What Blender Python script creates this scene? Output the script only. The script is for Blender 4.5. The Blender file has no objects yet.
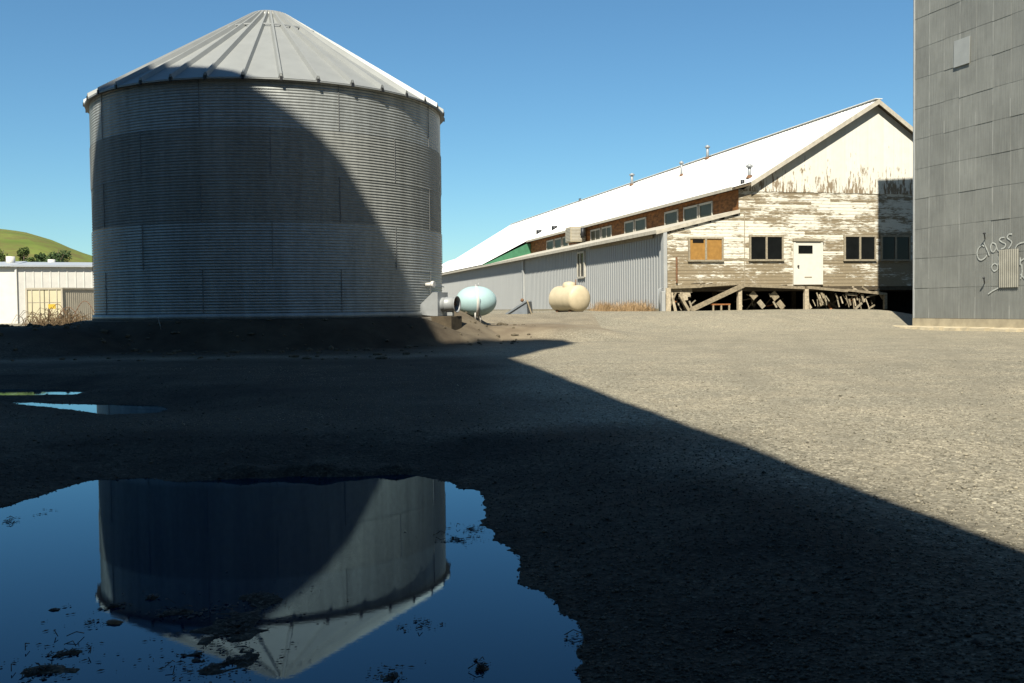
import bpy, bmesh, math, random
import numpy as np
from mathutils import Vector, Matrix, noise as mnoise

random.seed(7); rng = np.random.default_rng(7)
R = math.radians
scene = bpy.context.scene
col = scene.collection

# ------------------------------------------------------------------ camera
IW, IH, F = 1024, 683, 1000.0
PITCH, ROLL, CAMH = math.atan(33.5 / F), 0.011, 1.0
_fw = Vector((0, math.cos(PITCH), -math.sin(PITCH)))
_u0 = Vector((0, math.sin(PITCH), math.cos(PITCH)))
_r0 = Vector((1, 0, 0))
_r = _r0 * math.cos(ROLL) - _u0 * math.sin(ROLL)
_u = _u0 * math.cos(ROLL) + _r0 * math.sin(ROLL)
EYE = Vector((0, 0, CAMH))
cd = bpy.data.cameras.new('camera'); cam = bpy.data.objects.new('camera', cd); col.objects.link(cam)
cd.sensor_width = 36; cd.lens = F / IW * 36; cd.clip_start = .05; cd.clip_end = 6000
m = Matrix((_r, _u, -_fw)).transposed().to_4x4(); m.translation = EYE
cam.matrix_world = m
scene.camera = cam

def ray(x, y):
    return _fw + _r * ((x - IW / 2) / F) - _u * ((y - IH / 2) / F)
def at_depth(x, y, Y):
    d = ray(x, y); return EYE + d * (Y / d.y)
def at_height(x, y, h):
    d = ray(x, y); return EYE + d * ((h - CAMH) / d.z)
def at_plane(x, y, P, n):
    d = ray(x, y); return EYE + d * ((P - EYE).dot(n) / d.dot(n))

# ------------------------------------------------------------------ light
SUN_EL, SUN_AZ = 48.0, 14.0          # light travels towards +Y, 14 degrees to the right
LDIR = Vector((math.sin(R(SUN_AZ)) * math.cos(R(SUN_EL)), math.cos(R(SUN_AZ)) * math.cos(R(SUN_EL)), -math.sin(R(SUN_EL))))
sl = bpy.data.lights.new('sun', 'SUN'); so = bpy.data.objects.new('sun', sl); col.objects.link(so)
sl.energy = 5.0; sl.angle = R(.36); sl.color = (1, .93, .79)
so.rotation_euler = LDIR.to_track_quat('-Z', 'Y').to_euler()
w = bpy.data.worlds.new('World'); scene.world = w; w.use_nodes = True
nt = w.node_tree; bg = nt.nodes['Background']
sky = nt.nodes.new('ShaderNodeTexSky'); sky.sky_type = 'NISHITA'; sky.sun_disc = False
sky.sun_elevation = R(SUN_EL); sky.sun_rotation = R(180 + SUN_AZ)
sky.altitude = 300; sky.air_density = 1.15; sky.dust_density = 0.0; sky.ozone_density = 8.0
tint = nt.nodes.new('ShaderNodeMix'); tint.data_type = 'RGBA'; tint.blend_type = 'MULTIPLY'; tint.inputs[0].default_value = 1; tint.inputs[7].default_value = (.88, 1.13, 1.09, 1)
nt.links.new(sky.outputs[0], tint.inputs[6]); nt.links.new(tint.outputs[2], bg.inputs[0]); bg.inputs[1].default_value = .051
vs = scene.view_settings
scene.display_settings.display_device = 'sRGB'
vs.view_transform = 'Standard'; vs.look = 'None'; vs.gamma = 1; vs.exposure = 1.0; vs.use_curve_mapping = False

# ------------------------------------------------------------------ materials
class NT:
    def __init__(s, name):
        s.m = bpy.data.materials.new(name); s.m.use_nodes = True
        s.t = s.m.node_tree; s.b = s.t.nodes['Principled BSDF']
        s.b.inputs['Specular IOR Level'].default_value = .3
    def n(s, typ, **kw):
        x = s.t.nodes.new(typ)
        for k, v in kw.items(): setattr(x, k, v)
        return x
    def l(s, a, b): s.t.links.new(a, b)
    def val(s, inp, v):
        if hasattr(v, 'links') or hasattr(v, 'is_linked'): s.l(v, inp)
        else: inp.default_value = v
    def coord(s, uv=False):
        return s.n('ShaderNodeTexCoord').outputs['UV' if uv else 'Object']
    def geo(s): return s.n('ShaderNodeNewGeometry').outputs['Position']
    def mapping(s, v, scale=(1, 1, 1), loc=(0, 0, 0)):
        x = s.n('ShaderNodeMapping'); s.l(v, x.inputs[0]); x.inputs['Scale'].default_value = scale; x.inputs['Location'].default_value = loc
        return x.outputs[0]
    def noise(s, v, scale, detail=4, rough=.55, dist=0):
        x = s.n('ShaderNodeTexNoise'); s.l(v, x.inputs['Vector']); x.inputs['Scale'].default_value = scale
        x.inputs['Detail'].default_value = detail; x.inputs['Roughness'].default_value = rough; x.inputs['Distortion'].default_value = dist
        return x.outputs['Fac']
    def voro(s, v, scale, out='Distance', feature='F1'):
        x = s.n('ShaderNodeTexVoronoi', feature=feature); s.l(v, x.inputs['Vector']); x.inputs['Scale'].default_value = scale
        return x.outputs[out]
    def white(s, v, out='Value'):
        x = s.n('ShaderNodeTexWhiteNoise', noise_dimensions='3D'); s.l(v, x.inputs['Vector']); return x.outputs[out]
    def ramp(s, f, stops, interp='LINEAR'):
        x = s.n('ShaderNodeValToRGB'); s.l(f, x.inputs[0]); e = x.color_ramp; e.interpolation = interp
        while len(e.elements) < len(stops): e.elements.new(.5)
        for q, (p, c) in zip(e.elements, stops):
            q.position = p; q.color = (c, c, c, 1) if isinstance(c, (int, float)) else (*c, 1)
        return x.outputs[0]
    def mix(s, f, a, b, mode='MIX'):
        x = s.n('ShaderNodeMix', data_type='RGBA', blend_type=mode)
        s.val(x.inputs[0], f)
        for i, v in ((6, a), (7, b)):
            if isinstance(v, tuple): x.inputs[i].default_value = (*v, 1)
            else: s.l(v, x.inputs[i])
        return x.outputs[2]
    def math(s, op, a, b=0.0, c=0.0):
        x = s.n('ShaderNodeMath', operation=op)
        s.val(x.inputs[0], a); s.val(x.inputs[1], b)
        s.val(x.inputs[2], c)
        return x.outputs[0]
    def sep(s, v):
        x = s.n('ShaderNodeSeparateXYZ'); s.l(v, x.inputs[0]); return x.outputs
    def comb(s, x, y, z=0.0):
        q = s.n('ShaderNodeCombineXYZ'); s.val(q.inputs[0], x); s.val(q.inputs[1], y); s.val(q.inputs[2], z); return q.outputs[0]
    def bump(s, h, dist, strength=1.0):
        x = s.n('ShaderNodeBump'); s.l(h, x.inputs['Height']); x.inputs['Distance'].default_value = dist
        s.val(x.inputs['Strength'], strength)
        s.l(x.outputs[0], s.b.inputs['Normal'])
    def out(s, color=None, rough=None, metal=None, spec=None):
        for k, v in (('Base Color', color), ('Roughness', rough), ('Metallic', metal), ('Specular IOR Level', spec)):
            if v is None: continue
            if isinstance(v, tuple): s.b.inputs[k].default_value = (*v, 1)
            else: s.val(s.b.inputs[k], v)
        return s.m

def plain(name, c, rough=.7, metal=0., var=.25, scale=6., spec=.3, bump=0.0):
    a = NT(name); v = a.geo()
    n1 = a.noise(v, scale, 5, .6)
    f = a.ramp(n1, [(.25, 1 - var), (.75, 1 + var * .5)])
    c2 = a.mix(1.0, c, f, 'MULTIPLY')
    if bump: a.bump(a.noise(v, scale * 6, 3), bump)
    return a.out(c2, rough, metal, spec)

M = {}
# ground
def ground_material():
    a = NT('gravel'); v = a.geo()
    big = a.noise(v, .22, 4, .55); mid = a.noise(v, 1.3, 5, .6); fine = a.noise(v, 18, 4, .7)
    c = a.mix(a.ramp(big, [(.35, 0.), (.65, 1.)]), (.218, .200, .151), (.184, .170, .130))
    c = a.mix(a.math('MULTIPLY', a.ramp(mid, [(.42, 0.), (.7, 1.)]), .55), c, (.285, .25, .18))
    sp = a.voro(v, 85, 'Color'); spv = a.sep(sp)[0]
    c = a.mix(1.0, c, a.ramp(spv, [(0, .6), (.5, .95), (.85, 1.15), (1, 1.9)]), 'MULTIPLY')
    sp2 = a.sep(a.voro(v, 34, 'Color'))[1]
    c = a.mix(1.0, c, a.ramp(sp2, [(0, .65), (.3, .97), (.8, 1.08), (1, 1.45)]), 'MULTIPLY')
    c = a.mix(1.0, c, a.ramp(fine, [(.3, .75), (.7, 1.2)]), 'MULTIPLY')
    c = a.mix(a.math('MULTIPLY', a.n('ShaderNodeAttribute', attribute_name='track').outputs['Fac'], .5), c, (.155, .142, .108))
    soil = a.n('ShaderNodeAttribute', attribute_name='soil').outputs['Fac']
    c = a.mix(soil, c, a.mix(a.ramp(mid, [(.35, 0.), (.65, 1.)]), (.125, .10, .07), (.19, .158, .11)))
    wet_shade = a.n('ShaderNodeAttribute', attribute_name='wet_shade').outputs['Fac']  # real damp by the puddles plus shade painted into the ground colour
    wn = a.math('MULTIPLY', wet_shade, a.ramp(mid, [(.2, 1.), (.8, .82)]))
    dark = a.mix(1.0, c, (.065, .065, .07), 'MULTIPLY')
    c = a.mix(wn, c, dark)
    h = a.math('ADD', a.math('MULTIPLY', a.voro(v, 85), .6), a.math('MULTIPLY', fine, .6))
    h = a.math('ADD', h, a.math('MULTIPLY', a.voro(v, 34), .7))
    a.bump(h, .011, .65)
    return a.out(c, .9, 0., .12)
M['gravel'] = ground_material()
def water_material():
    a = NT('puddle_water'); v = a.geo()
    n1 = a.noise(a.mapping(v, (1, 1.6, 1)), 26, 3, .6); n2 = a.noise(v, 3.0, 2); n3 = a.noise(v, 150, 2)
    h = a.math('ADD', a.math('ADD', n1, a.math('MULTIPLY', n2, 2.0)), a.math('MULTIPLY', n3, .35))
    bp = a.n('ShaderNodeBump'); a.l(h, bp.inputs['Height']); bp.inputs['Distance'].default_value = .000028
    fr = a.n('ShaderNodeFresnel'); fr.inputs['IOR'].default_value = 1.45; a.l(bp.outputs[0], fr.inputs['Normal'])
    gl = a.n('ShaderNodeBsdfGlossy'); gl.inputs['Color'].default_value = (.60, .85, 1.0, 1); gl.inputs['Roughness'].default_value = .006; a.l(bp.outputs[0], gl.inputs['Normal'])
    df = a.n('ShaderNodeBsdfDiffuse'); df.inputs['Color'].default_value = (.0, .006, .022, 1)
    mx = a.n('ShaderNodeMixShader'); a.l(fr.outputs[0], mx.inputs[0]); a.l(df.outputs[0], mx.inputs[1]); a.l(gl.outputs[0], mx.inputs[2])
    a.l(mx.outputs[0], a.t.nodes['Material Output'].inputs[0])
    return a.m
M['water'] = water_material()
M['mud'] = plain('mud', (.03, .026, .02), .6, 0, .5, 30, .3, .004)
M['pebble'] = plain('pebble', (.19, .165, .125), .9, 0, .6, 40, .2)

# metals
def bin_metal(name, c, metal, rough):
    a = NT(name); p = a.geo()
    st = a.noise(a.mapping(p, (2.2, 2.2, .18)), 1.6, 5, .6)
    sp = a.noise(p, 9, 4, .6)
    cc = a.mix(1.0, c, a.ramp(st, [(.3, .78), (.7, 1.12)]), 'MULTIPLY')
    cc = a.mix(1.0, cc, a.ramp(sp, [(.3, .86), (.7, 1.08)]), 'MULTIPLY')
    return a.out(cc, rough, metal, .08)
M['bin_new'] = bin_metal('galvanised_wall', (.285, .30, .292), .32, .42)
M['bin_old'] = bin_metal('galvanised_wall_bright', (.222, .230, .218), .04, .58)
M['bin_roof'] = plain('galvanised_roof', (.25, .262, .256), .5, .25, .10, 2.0, .2)
M['bin_cap'] = bin_metal('galvanised_cap', (.27, .27, .25), .3, .5)
M['seam_dark'] = plain('sealant', (.15, .155, .155), .7, .2)
M['concrete'] = plain('concrete', (.27, .235, .165), .9, 0, .4, 5, .2, .004)
M['concrete_pale'] = plain('pale_concrete', (.38, .33, .23), .9, 0, .35, 2.5, .2, .004)
M['concrete_dark'] = plain('dark_concrete', (.14, .125, .10), .9, 0, .4, 5, .2, .004)  # darker concrete tone for the bin foundation
M['fan_metal'] = plain('fan_housing', (.27, .285, .29), .5, .2, .15, 5, .4)
M['dark_metal'] = plain('dark_metal', (.04, .042, .045), .5, .6, .3, 12)
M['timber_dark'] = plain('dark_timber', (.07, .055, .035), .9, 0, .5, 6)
M['blue_tank'] = plain('pale_blue_paint', (.30, .43, .44), .55, 0, .10, 3)
M['white_paint'] = plain('white_paint', (.5, .49, .46), .6, 0, .12, 4)
M['cream_tank'] = plain('cream_paint', (.47, .40, .27), .5, 0, .2, 2.5)
M['slate_metal'] = plain('slate_metal', (.16, .18, .20), .6, .2, .2, 4)
M['rust'] = plain('rusted_metal', (.16, .085, .045), .9, 0, .5, 12)

def peel_material():
    a = NT('peeling_clapboard'); uv = a.coord(True); s = a.sep(uv)
    board = a.math('FLOOR', a.math('DIVIDE', s[1], .145))
    bw = a.white(a.comb(board, 3.3))
    seg = a.white(a.comb(board, a.math('FLOOR', a.math('ADD', a.math('DIVIDE', s[0], 2.7), a.math('MULTIPLY', bw, 7)))))
    n1 = a.noise(a.mapping(uv, (1.25, 6.9, 1)), 2.6, 6, .70)
    n2 = a.noise(a.mapping(uv, (1.0, 1.6, 1)), .75, 4, .6)
    low = a.n('ShaderNodeMapRange'); a.l(s[1], low.inputs[0]); low.inputs[1].default_value = 1.9; low.inputs[2].default_value = 3.3; low.inputs[3].default_value = .17; low.inputs[4].default_value = 0.
    f = a.math('ADD', a.math('ADD', n1, a.math('MULTIPLY', a.math('SUBTRACT', seg, .5), .26)), a.math('MULTIPLY', a.math('SUBTRACT', n2, .5), .8))
    f = a.math('ADD', f, low.outputs[0])
    mask = a.ramp(f, [(.445, 0.), (.56, 1.)])
    wood = a.mix(a.noise(a.mapping(uv, (2, 40, 1)), 3, 4), (.13, .105, .068), (.29, .24, .16))
    paint = a.mix(a.noise(uv, 6, 3), (.52, .50, .42), (.64, .62, .54))
    c = a.mix(mask, paint, wood)
    edge = a.math('FRACT', a.math('DIVIDE', s[1], .145))
    a.bump(a.math('SUBTRACT', 1.0, mask), .006, .6)
    return a.out(c, .8, 0, .2)
M['clap'] = peel_material()
def gable_material():
    a = NT('peeling_vertical_boards'); uv = a.coord(True); s = a.sep(uv)
    b = a.math('FLOOR', a.math('DIVIDE', s[0], .19)); bw = a.white(a.comb(b, 1.7))
    n1 = a.noise(a.mapping(uv, (6.5, 1.1, 1)), 1.5, 6, .68); n1 = a.math('ADD', n1, a.math('MULTIPLY', a.math('SUBTRACT', a.noise(uv, .9, 3), .5), .35))
    zr = a.n('ShaderNodeMapRange'); a.l(s[1], zr.inputs[0]); zr.inputs[1].default_value = 5.95; zr.inputs[2].default_value = 8.6; zr.inputs[3].default_value = .15; zr.inputs[4].default_value = -.16
    f = a.math('ADD', a.math('ADD', n1, zr.outputs[0]), a.math('MULTIPLY', a.math('SUBTRACT', bw, .5), .10))
    mask = a.ramp(f, [(.625, 0.), (.66, 1.)])
    wood = a.mix(a.noise(a.mapping(uv, (30, 2, 1)), 3, 4), (.13, .10, .065), (.30, .24, .165))
    paint = a.mix(1.0, a.mix(a.noise(uv, 3, 3), (.56, .545, .47), (.66, .645, .57)), a.ramp(bw, [(0, .93), (1, 1.02)]), 'MULTIPLY')
    return a.out(a.mix(mask, paint, wood), .8, 0, .2)
M['gable'] = gable_material()
def grey_siding():
    a = NT('grey_siding'); uv = a.coord(True)
    n1 = a.noise(a.mapping(uv, (3, .4, 1)), 1.2, 5, .6)
    c = a.mix(n1, (.245, .255, .257), (.31, .32, .315))
    return a.out(c, .6, .1, .3)
M['siding'] = grey_siding()
M['siding_pale'] = plain('pale_grey_siding', (.31, .32, .315), .65, 0, .12, 2)
M['roof_white'] = plain('white_metal_roof', (.66, .66, .63), .55, 0, .06, .8)
M['fascia'] = plain('fascia_paint', (.42, .39, .32), .75, 0, .3, 6)
M['soffit'] = plain('soffit_wood', (.12, .095, .06), .9, 0, .5, 5)
def brown_wall():
    a = NT('rusty_brown_boards'); uv = a.coord(True)
    n1 = a.noise(a.mapping(uv, (1.2, 3, 1)), 2.2, 5, .65)
    return a.out(a.mix(a.ramp(n1, [(.35, 0.), (.68, 1.)]), (.085, .038, .014), (.28, .12, .038)), .85, 0, .2)
M['brown'] = brown_wall()
M['green'] = plain('green_metal', (.045, .16, .085), .6, 0, .25, 4)
M['plywood'] = plain('amber_board', (.29, .155, .038), .7, 0, .25, 6)
M['glass_dark'] = plain('dark_glass', (.008, .009, .009), .15, 0, .3, 3, .2)
M['glass_olive'] = plain('dusty_glass', (.05, .052, .03), .35, 0, .4, 4, .2)
M['frame_wood'] = plain('weathered_frame', (.27, .235, .17), .85, 0, .4, 12)
M['frame_white'] = plain('white_frame', (.42, .40, .34), .75, 0, .25, 8)
M['timber'] = plain('weathered_timber', (.25, .21, .145), .9, 0, .5, 9, .2)
M['timber_pale'] = plain('pale_boards', (.42, .36, .26), .9, 0, .5, 10, .2)
M['red_wood'] = plain('red_brown_wood', (.26, .105, .04), .85, 0, .4, 12, .2)
M['door'] = plain('white_door', (.56, .545, .48), .65, 0, .07, 5)
M['beige'] = plain('beige_casing', (.32, .28, .20), .7, 0, .2, 5)
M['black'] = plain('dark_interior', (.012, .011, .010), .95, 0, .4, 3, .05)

def elevator_cladding():
    a = NT('grey_steel_cladding'); uv = a.coord(True); s = a.sep(uv)
    cell = a.comb(a.math('FLOOR', a.math('DIVIDE', s[0], .71)), a.math('FLOOR', a.math('DIVIDE', a.math('SUBTRACT', s[1], .503), 1.018)))
    wn = a.white(cell)
    st = a.noise(a.mapping(uv, (10, .5, 1)), 2.0, 5, .65)
    bl = a.noise(uv, .6, 5, .65)
    c = a.mix(a.ramp(wn, [(0, 0.), (1, 1.)]), (.200, .206, .190), (.222, .229, .210))
    c = a.mix(1.0, c, a.ramp(st, [(.3, .84), (.7, 1.14)]), 'MULTIPLY')
    c = a.mix(1.0, c, a.ramp(bl, [(.3, .82), (.7, 1.12)]), 'MULTIPLY')
    # pale seam lines where neighbouring sheets lap
    fr = a.math('FRACT', a.math('DIVIDE', s[0], .71))
    ln = a.ramp(fr, [(.0, 1.), (.045, 1.), (.07, 0.), (1., 0.)])
    c = a.mix(a.math('MULTIPLY', ln, a.ramp(a.noise(uv, 1.3, 3), [(.35, .1), (.6, 1.)])), c, (.31, .315, .29))
    wv = a.math('SINE', a.math('MULTIPLY', s[0], 2 * math.pi / .071))
    a.bump(wv, .004, .2)
    return a.out(c, .6, .15, .3)
M['cladding'] = elevator_cladding()
M['patch_light'] = plain('unweathered_sheet', (.31, .325, .315), .55, .2, .12, 3)
M['patch_corr'] = plain('newer_corrugated_sheet', (.24, .235, .20), .55, .1, .2, 3)
M['chalk'] = plain('white_spray_paint', (.43, .45, .42), .8, 0, .45, 14)
M['shed_white'] = plain('off_white_steel', (.50, .49, .45), .65, 0, .1, 1.5)
M['shed_side'] = plain('shaded_cream_steel', (.48, .47, .43), .65, 0, .1, 1.5)  # cream steel with the long wall's slight shade kept in its colour
M['shed_roof'] = plain('pale_steel_roof', (.33, .355, .38), .5, .1, .1, 1)
M['cont_cream'] = plain('cream_container_paint', (.47, .43, .29), .65, 0, .1, 2)
M['cont_side'] = plain('container_side_paint', (.34, .305, .235), .7, 0, .12, 2)
M['yellow'] = plain('yellow_sign', (.5, .33, .03), .6, 0, .1, 5)
M['brush'] = plain('dead_stems', (.11, .075, .04), .9, 0, .5, 6)
M['straw'] = plain('dry_straw', (.34, .23, .12), .9, 0, .5, 5)
M['bark'] = plain('bark', (.09, .07, .05), .9, 0, .4, 4)
def leaf(name, c1, c2):
    a = NT(name); v = a.geo()
    return a.out(a.mix(a.ramp(a.noise(v, 1.1, 3), [(.3, 0.), (.7, 1.)]), c1, c2), .7, 0, .2)
M['leaf'] = leaf('dark_leaves', (.022, .045, .018), (.06, .095, .03))
M['leaf2'] = leaf('mid_leaves', (.05, .085, .022), (.10, .13, .035))
def hill_material():
    a = NT('hill_grass'); v = a.geo()
    n1 = a.noise(v, .03, 5, .6); n2 = a.noise(v, .09, 8, .75)
    c = a.mix(a.ramp(n1, [(.35, 0.), (.65, 1.)]), (.085, .125, .028), (.15, .175, .045))
    c = a.mix(a.math('MULTIPLY', a.ramp(n2, [(.42, 0.), (.62, 1.)]), .8), c, (.105, .085, .038))
    return a.out(c, .95, 0, .05)
M['hill'] = hill_material()

# ------------------------------------------------------------------ mesh helpers
def tag(o, label=None, cat=None, group=None, kind=None):
    if label: o['label'] = label
    if cat: o['category'] = cat
    if group: o['group'] = group
    if kind: o['kind'] = kind
    return o
def thing(name, label, cat, loc=(0, 0, 0), group=None):
    o = bpy.data.objects.new(name, None); o.location = loc; o.empty_display_size = .3
    col.objects.link(o); return tag(o, label, cat, group)

class MB:
    """collects geometry in world coordinates; build() links ONE mesh object"""
    def __init__(s): s.v = []; s.f = []; s.uv = []; s.sm = []
    def poly(s, pts, uvs=None, smooth=False):
        i = len(s.v); s.v += [tuple(p) for p in pts]; s.f.append(tuple(range(i, i + len(pts))))
        s.uv.append(uvs or [(0, 0)] * len(pts)); s.sm.append(smooth)
    def mesh(s, vs, fs, smooth=False):
        i = len(s.v); s.v += [tuple(p) for p in vs]
        for f in fs:
            s.f.append(tuple(i + k for k in f)); s.uv.append([(0, 0)] * len(f)); s.sm.append(smooth)
    def box(s, c, size, ax=None, bev=0.0):
        X, Y, Z = ax or (Vector((1, 0, 0)), Vector((0, 1, 0)), Vector((0, 0, 1)))
        c = Vector(c); a, b, d = (q / 2 for q in size)
        if bev <= 0:
            P = [c + X * (i * a) + Y * (j * b) + Z * (k * d) for k in (-1, 1) for j in (-1, 1) for i in (-1, 1)]
            s.mesh(P, [(0, 2, 3, 1), (4, 5, 7, 6), (0, 1, 5, 4), (2, 6, 7, 3), (0, 4, 6, 2), (1, 3, 7, 5)])
        else:
            bm = bmesh.new(); bmesh.ops.create_cube(bm, size=1)
            for v in bm.verts: v.co = Vector((v.co.x * size[0], v.co.y * size[1], v.co.z * size[2]))
            bmesh.ops.bevel(bm, geom=bm.edges[:], offset=bev, segments=2, affect='EDGES', profile=.5)
            bm.verts.index_update()
            s.mesh([c + X * v.co.x + Y * v.co.y + Z * v.co.z for v in bm.verts], [[v.index for v in f.verts] for f in bm.faces])
            bm.free()
    def bar(s, p, q, w, h=None, up=Vector((0, 0, 1))):
        p = Vector(p); q = Vector(q); d = (q - p); L = d.length; d /= L
        x = d.cross(up)
        if x.length < 1e-4: x = d.cross(Vector((1, 0, 0)))
        x.normalize(); z = x.cross(d)
        s.box((p + q) / 2, (w, L, h or w), (x, d, z))
    def tube(s, pts, rad, n=8, smooth=True, cap=True):
        pts = [Vector(p) for p in pts]; k = len(pts)
        rads = rad if isinstance(rad, (list, tuple)) else [rad] * k
        base = len(s.v); prev = None
        for i, p in enumerate(pts):
            d = (pts[min(i + 1, k - 1)] - pts[max(i - 1, 0)]).normalized()
            x = d.cross(Vector((0, 0, 1))) if prev is None else prev - d * prev.dot(d)
            if x.length < 1e-4: x = d.cross(Vector((1, 0, 0)))
            x.normalize(); y = d.cross(x); prev = x
            for j in range(n):
                a = 2 * math.pi * j / n; s.v.append(tuple(p + (x * math.cos(a) + y * math.sin(a)) * rads[i]))
        for i in range(k - 1):
            for j in range(n):
                s.f.append((base + i * n + j, base + i * n + (j + 1) % n, base + (i + 1) * n + (j + 1) % n, base + (i + 1) * n + j)); s.uv.append([(0, 0)] * 4); s.sm.append(smooth)
        if cap:
            s.f.append(tuple(base + j for j in range(n))[::-1]); s.uv.append([(0, 0)] * n); s.sm.append(False)
            s.f.append(tuple(base + (k - 1) * n + j for j in range(n))); s.uv.append([(0, 0)] * n); s.sm.append(False)
    def lathe(s, c, prof, n=48, ax=None, smooth=True, a0=0, a1=2 * math.pi):
        """prof: (radius, along) pairs about an axis (default vertical)"""
        X, Y, Z = ax or (Vector((1, 0, 0)), Vector((0, 1, 0)), Vector((0, 0, 1)))
        c = Vector(c); base = len(s.v); full = abs(a1 - a0 - 2 * math.pi) < 1e-6; m_ = n if full else n + 1
        for r_, h in prof:
            for j in range(m_):
                a = a0 + (a1 - a0) * j / n; s.v.append(tuple(c + X * (r_ * math.cos(a)) + Y * (r_ * math.sin(a)) + Z * h))
        for i in range(len(prof) - 1):
            for j in range(n):
                j2 = (j + 1) % m_
                s.f.append((base + i * m_ + j, base + i * m_ + j2, base + (i + 1) * m_ + j2, base + (i + 1) * m_ + j)); s.uv.append([(0, 0)] * 4); s.sm.append(smooth)
    def prism(s, poly, d):
        d = Vector(d); P = [Vector(p) for p in poly]; n = len(P); i = len(s.v)
        fs = [tuple(range(n))[::-1], tuple(range(n, 2 * n))] + [(k, (k + 1) % n, n + (k + 1) % n, n + k) for k in range(n)]
        s.mesh(P + [p + d for p in P], fs)
    def build(s, name, mat, parent=None):
        me = bpy.data.meshes.new(name)
        off = parent.location if parent and parent.type == 'EMPTY' else (parent.parent.location if parent and parent.parent else Vector())
        me.from_pydata([(x - off[0], y - off[1], z - off[2]) for x, y, z in s.v], [], s.f)
        uvl = me.uv_layers.new(name='UVMap')
        uvl.data.foreach_set('uv', np.array([c for u in s.uv for c in u], dtype=np.float32).ravel())
        me.polygons.foreach_set('use_smooth', s.sm)
        me.materials.append(mat); me.update()
        o = bpy.data.objects.new(name, me); col.objects.link(o)
        if parent: o.parent = parent
        return o

# ------------------------------------------------------------------ ground
S = Vector((-6.48, 27.41, 0)); BR = 4.57; BZ = .90; EZ = BZ + 5 * 1.072   # the round bin
BETA = R(14.2)
WR = Vector((math.cos(BETA), math.sin(BETA), 0)); WL = Vector((-math.sin(BETA), math.cos(BETA), 0)); WO = Vector((13, 44, 0))
def W(u, s_, z): return WO + WR * u + WL * s_ + Vector((0, 0, z))

def px_poly(pts): return [tuple(at_height(x, y, 0)[:2]) for x, y in pts]
PUD1 = px_poly([(0, 508), (30, 497), (62, 487), (95, 479), (130, 479), (180, 482), (250, 478), (330, 475), (400, 474), (436, 479), (452, 488), (478, 491), (491, 500),
                (489, 514), (480, 528), (490, 540), (506, 549), (519, 565), (531, 582), (552, 602), (574, 618), (584, 634), (578, 652), (590, 683)]) + \
    [(.22, 2.3), (.05, 1.7), (-.9, 1.1), (-2.6, 1.1), (-4.4, 1.9), (-5.2, 3.3), (-4.6, 4.4)]
PUD2 = px_poly([(-130, 391), (0, 389.5), (60, 390), (84, 391.5), (74, 395.5), (30, 395.8), (0, 396.8), (-130, 398)])
PUD3 = px_poly([(6, 401.5), (40, 402.5), (75, 404), (110, 404.5), (150, 405.5), (172, 409), (150, 415), (112, 415.5), (92, 413), (60, 408), (20, 404)])

def sdf(X, Y, poly):
    P = np.array(poly); n = len(P); d = np.full(X.shape, 1e9); ins = np.zeros(X.shape, bool)
    for i in range(n):
        ax, ay = P[i]; bx, by = P[(i + 1) % n]; ex, ey = bx - ax, by - ay
        t = np.clip(((X - ax) * ex + (Y - ay) * ey) / (ex * ex + ey * ey + 1e-12), 0, 1)
        d = np.minimum(d, np.hypot(X - ax - t * ex, Y - ay - t * ey))
        c = ((ay > Y) != (by > Y)) & (X < (bx - ax) * (Y - ay) / (by - ay + 1e-12) + ax)
        ins ^= c
    return np.where(ins, -d, d)
_tab = rng.random((256, 256))
def vnoise(X, Y, sc, off=0):
    x = X / sc + 57.3 * (off + 1); y = Y / sc + 91.7 * (off + 1)
    xi = np.floor(x).astype(int); yi = np.floor(y).astype(int); fx = x - xi; fy = y - yi
    fx = fx * fx * (3 - 2 * fx); fy = fy * fy * (3 - 2 * fy)
    g = lambda a, b: _tab[a % 256, b % 256]
    return (g(xi, yi) * (1 - fx) + g(xi + 1, yi) * fx) * (1 - fy) + (g(xi, yi + 1) * (1 - fx) + g(xi + 1, yi + 1) * fx) * fy - .5
def sst(a, b, x):
    t = np.clip((x - a) / (b - a), 0, 1); return t * t * (3 - 2 * t)
ISLES = [(238, 628, 58, 22, 1.15), (262, 598, 34, 13, 1.05), (228, 662, 52, 18, 1.15), (185, 612, 45, 7, 1.0), (60, 612, 16, 5, .8), (112, 607, 20, 6, .95), (52, 639, 14, 6, .9), (40, 672, 45, 12, .95), (70, 655, 26, 8, .9),
         (100, 622, 14, 4, .8), (415, 624, 16, 5, .85), (392, 677, 24, 8, .95), (481, 669, 7, 6, .9), (458, 540, 26, 5, .75), (150, 598, 24, 5, .85), (590, 640, 22, 8, .6), (470, 529, 16, 4, .7),
         (200, 655, 24, 6, .9), (12, 521, 8, 3, .8), (45, 512, 6, 2.4, .8)]
ISL = []
for x, y, rx, ry, k in ISLES:
    p = at_height(x, y, 0); q = at_height(x + rx, y, 0); t_ = at_height(x, y - ry, 0)
    ISL.append((p.x, p.y, abs(q.x - p.x), abs(t_.y - p.y), k))

def tracks(X, Y):
    o = np.zeros(X.shape)
    for c, sl, q in ((2.7, .10, .012), (4.9, -.06, .010), (3.4, .42, -.004)):
        xc = c + sl * (Y - 5) + q * (Y - 5) ** 2 * .35 + .25 * vnoise(Y * 0, Y, 5, 16)
        for s_ in (-.82, .82): o = np.maximum(o, np.exp(-((X - xc - s_) / .17) ** 2))
    return o * sst(2.5, 4, Y) * (1 - sst(24, 32, Y)) * (.7 + .8 * vnoise(X, Y, 1.3, 17))

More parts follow.
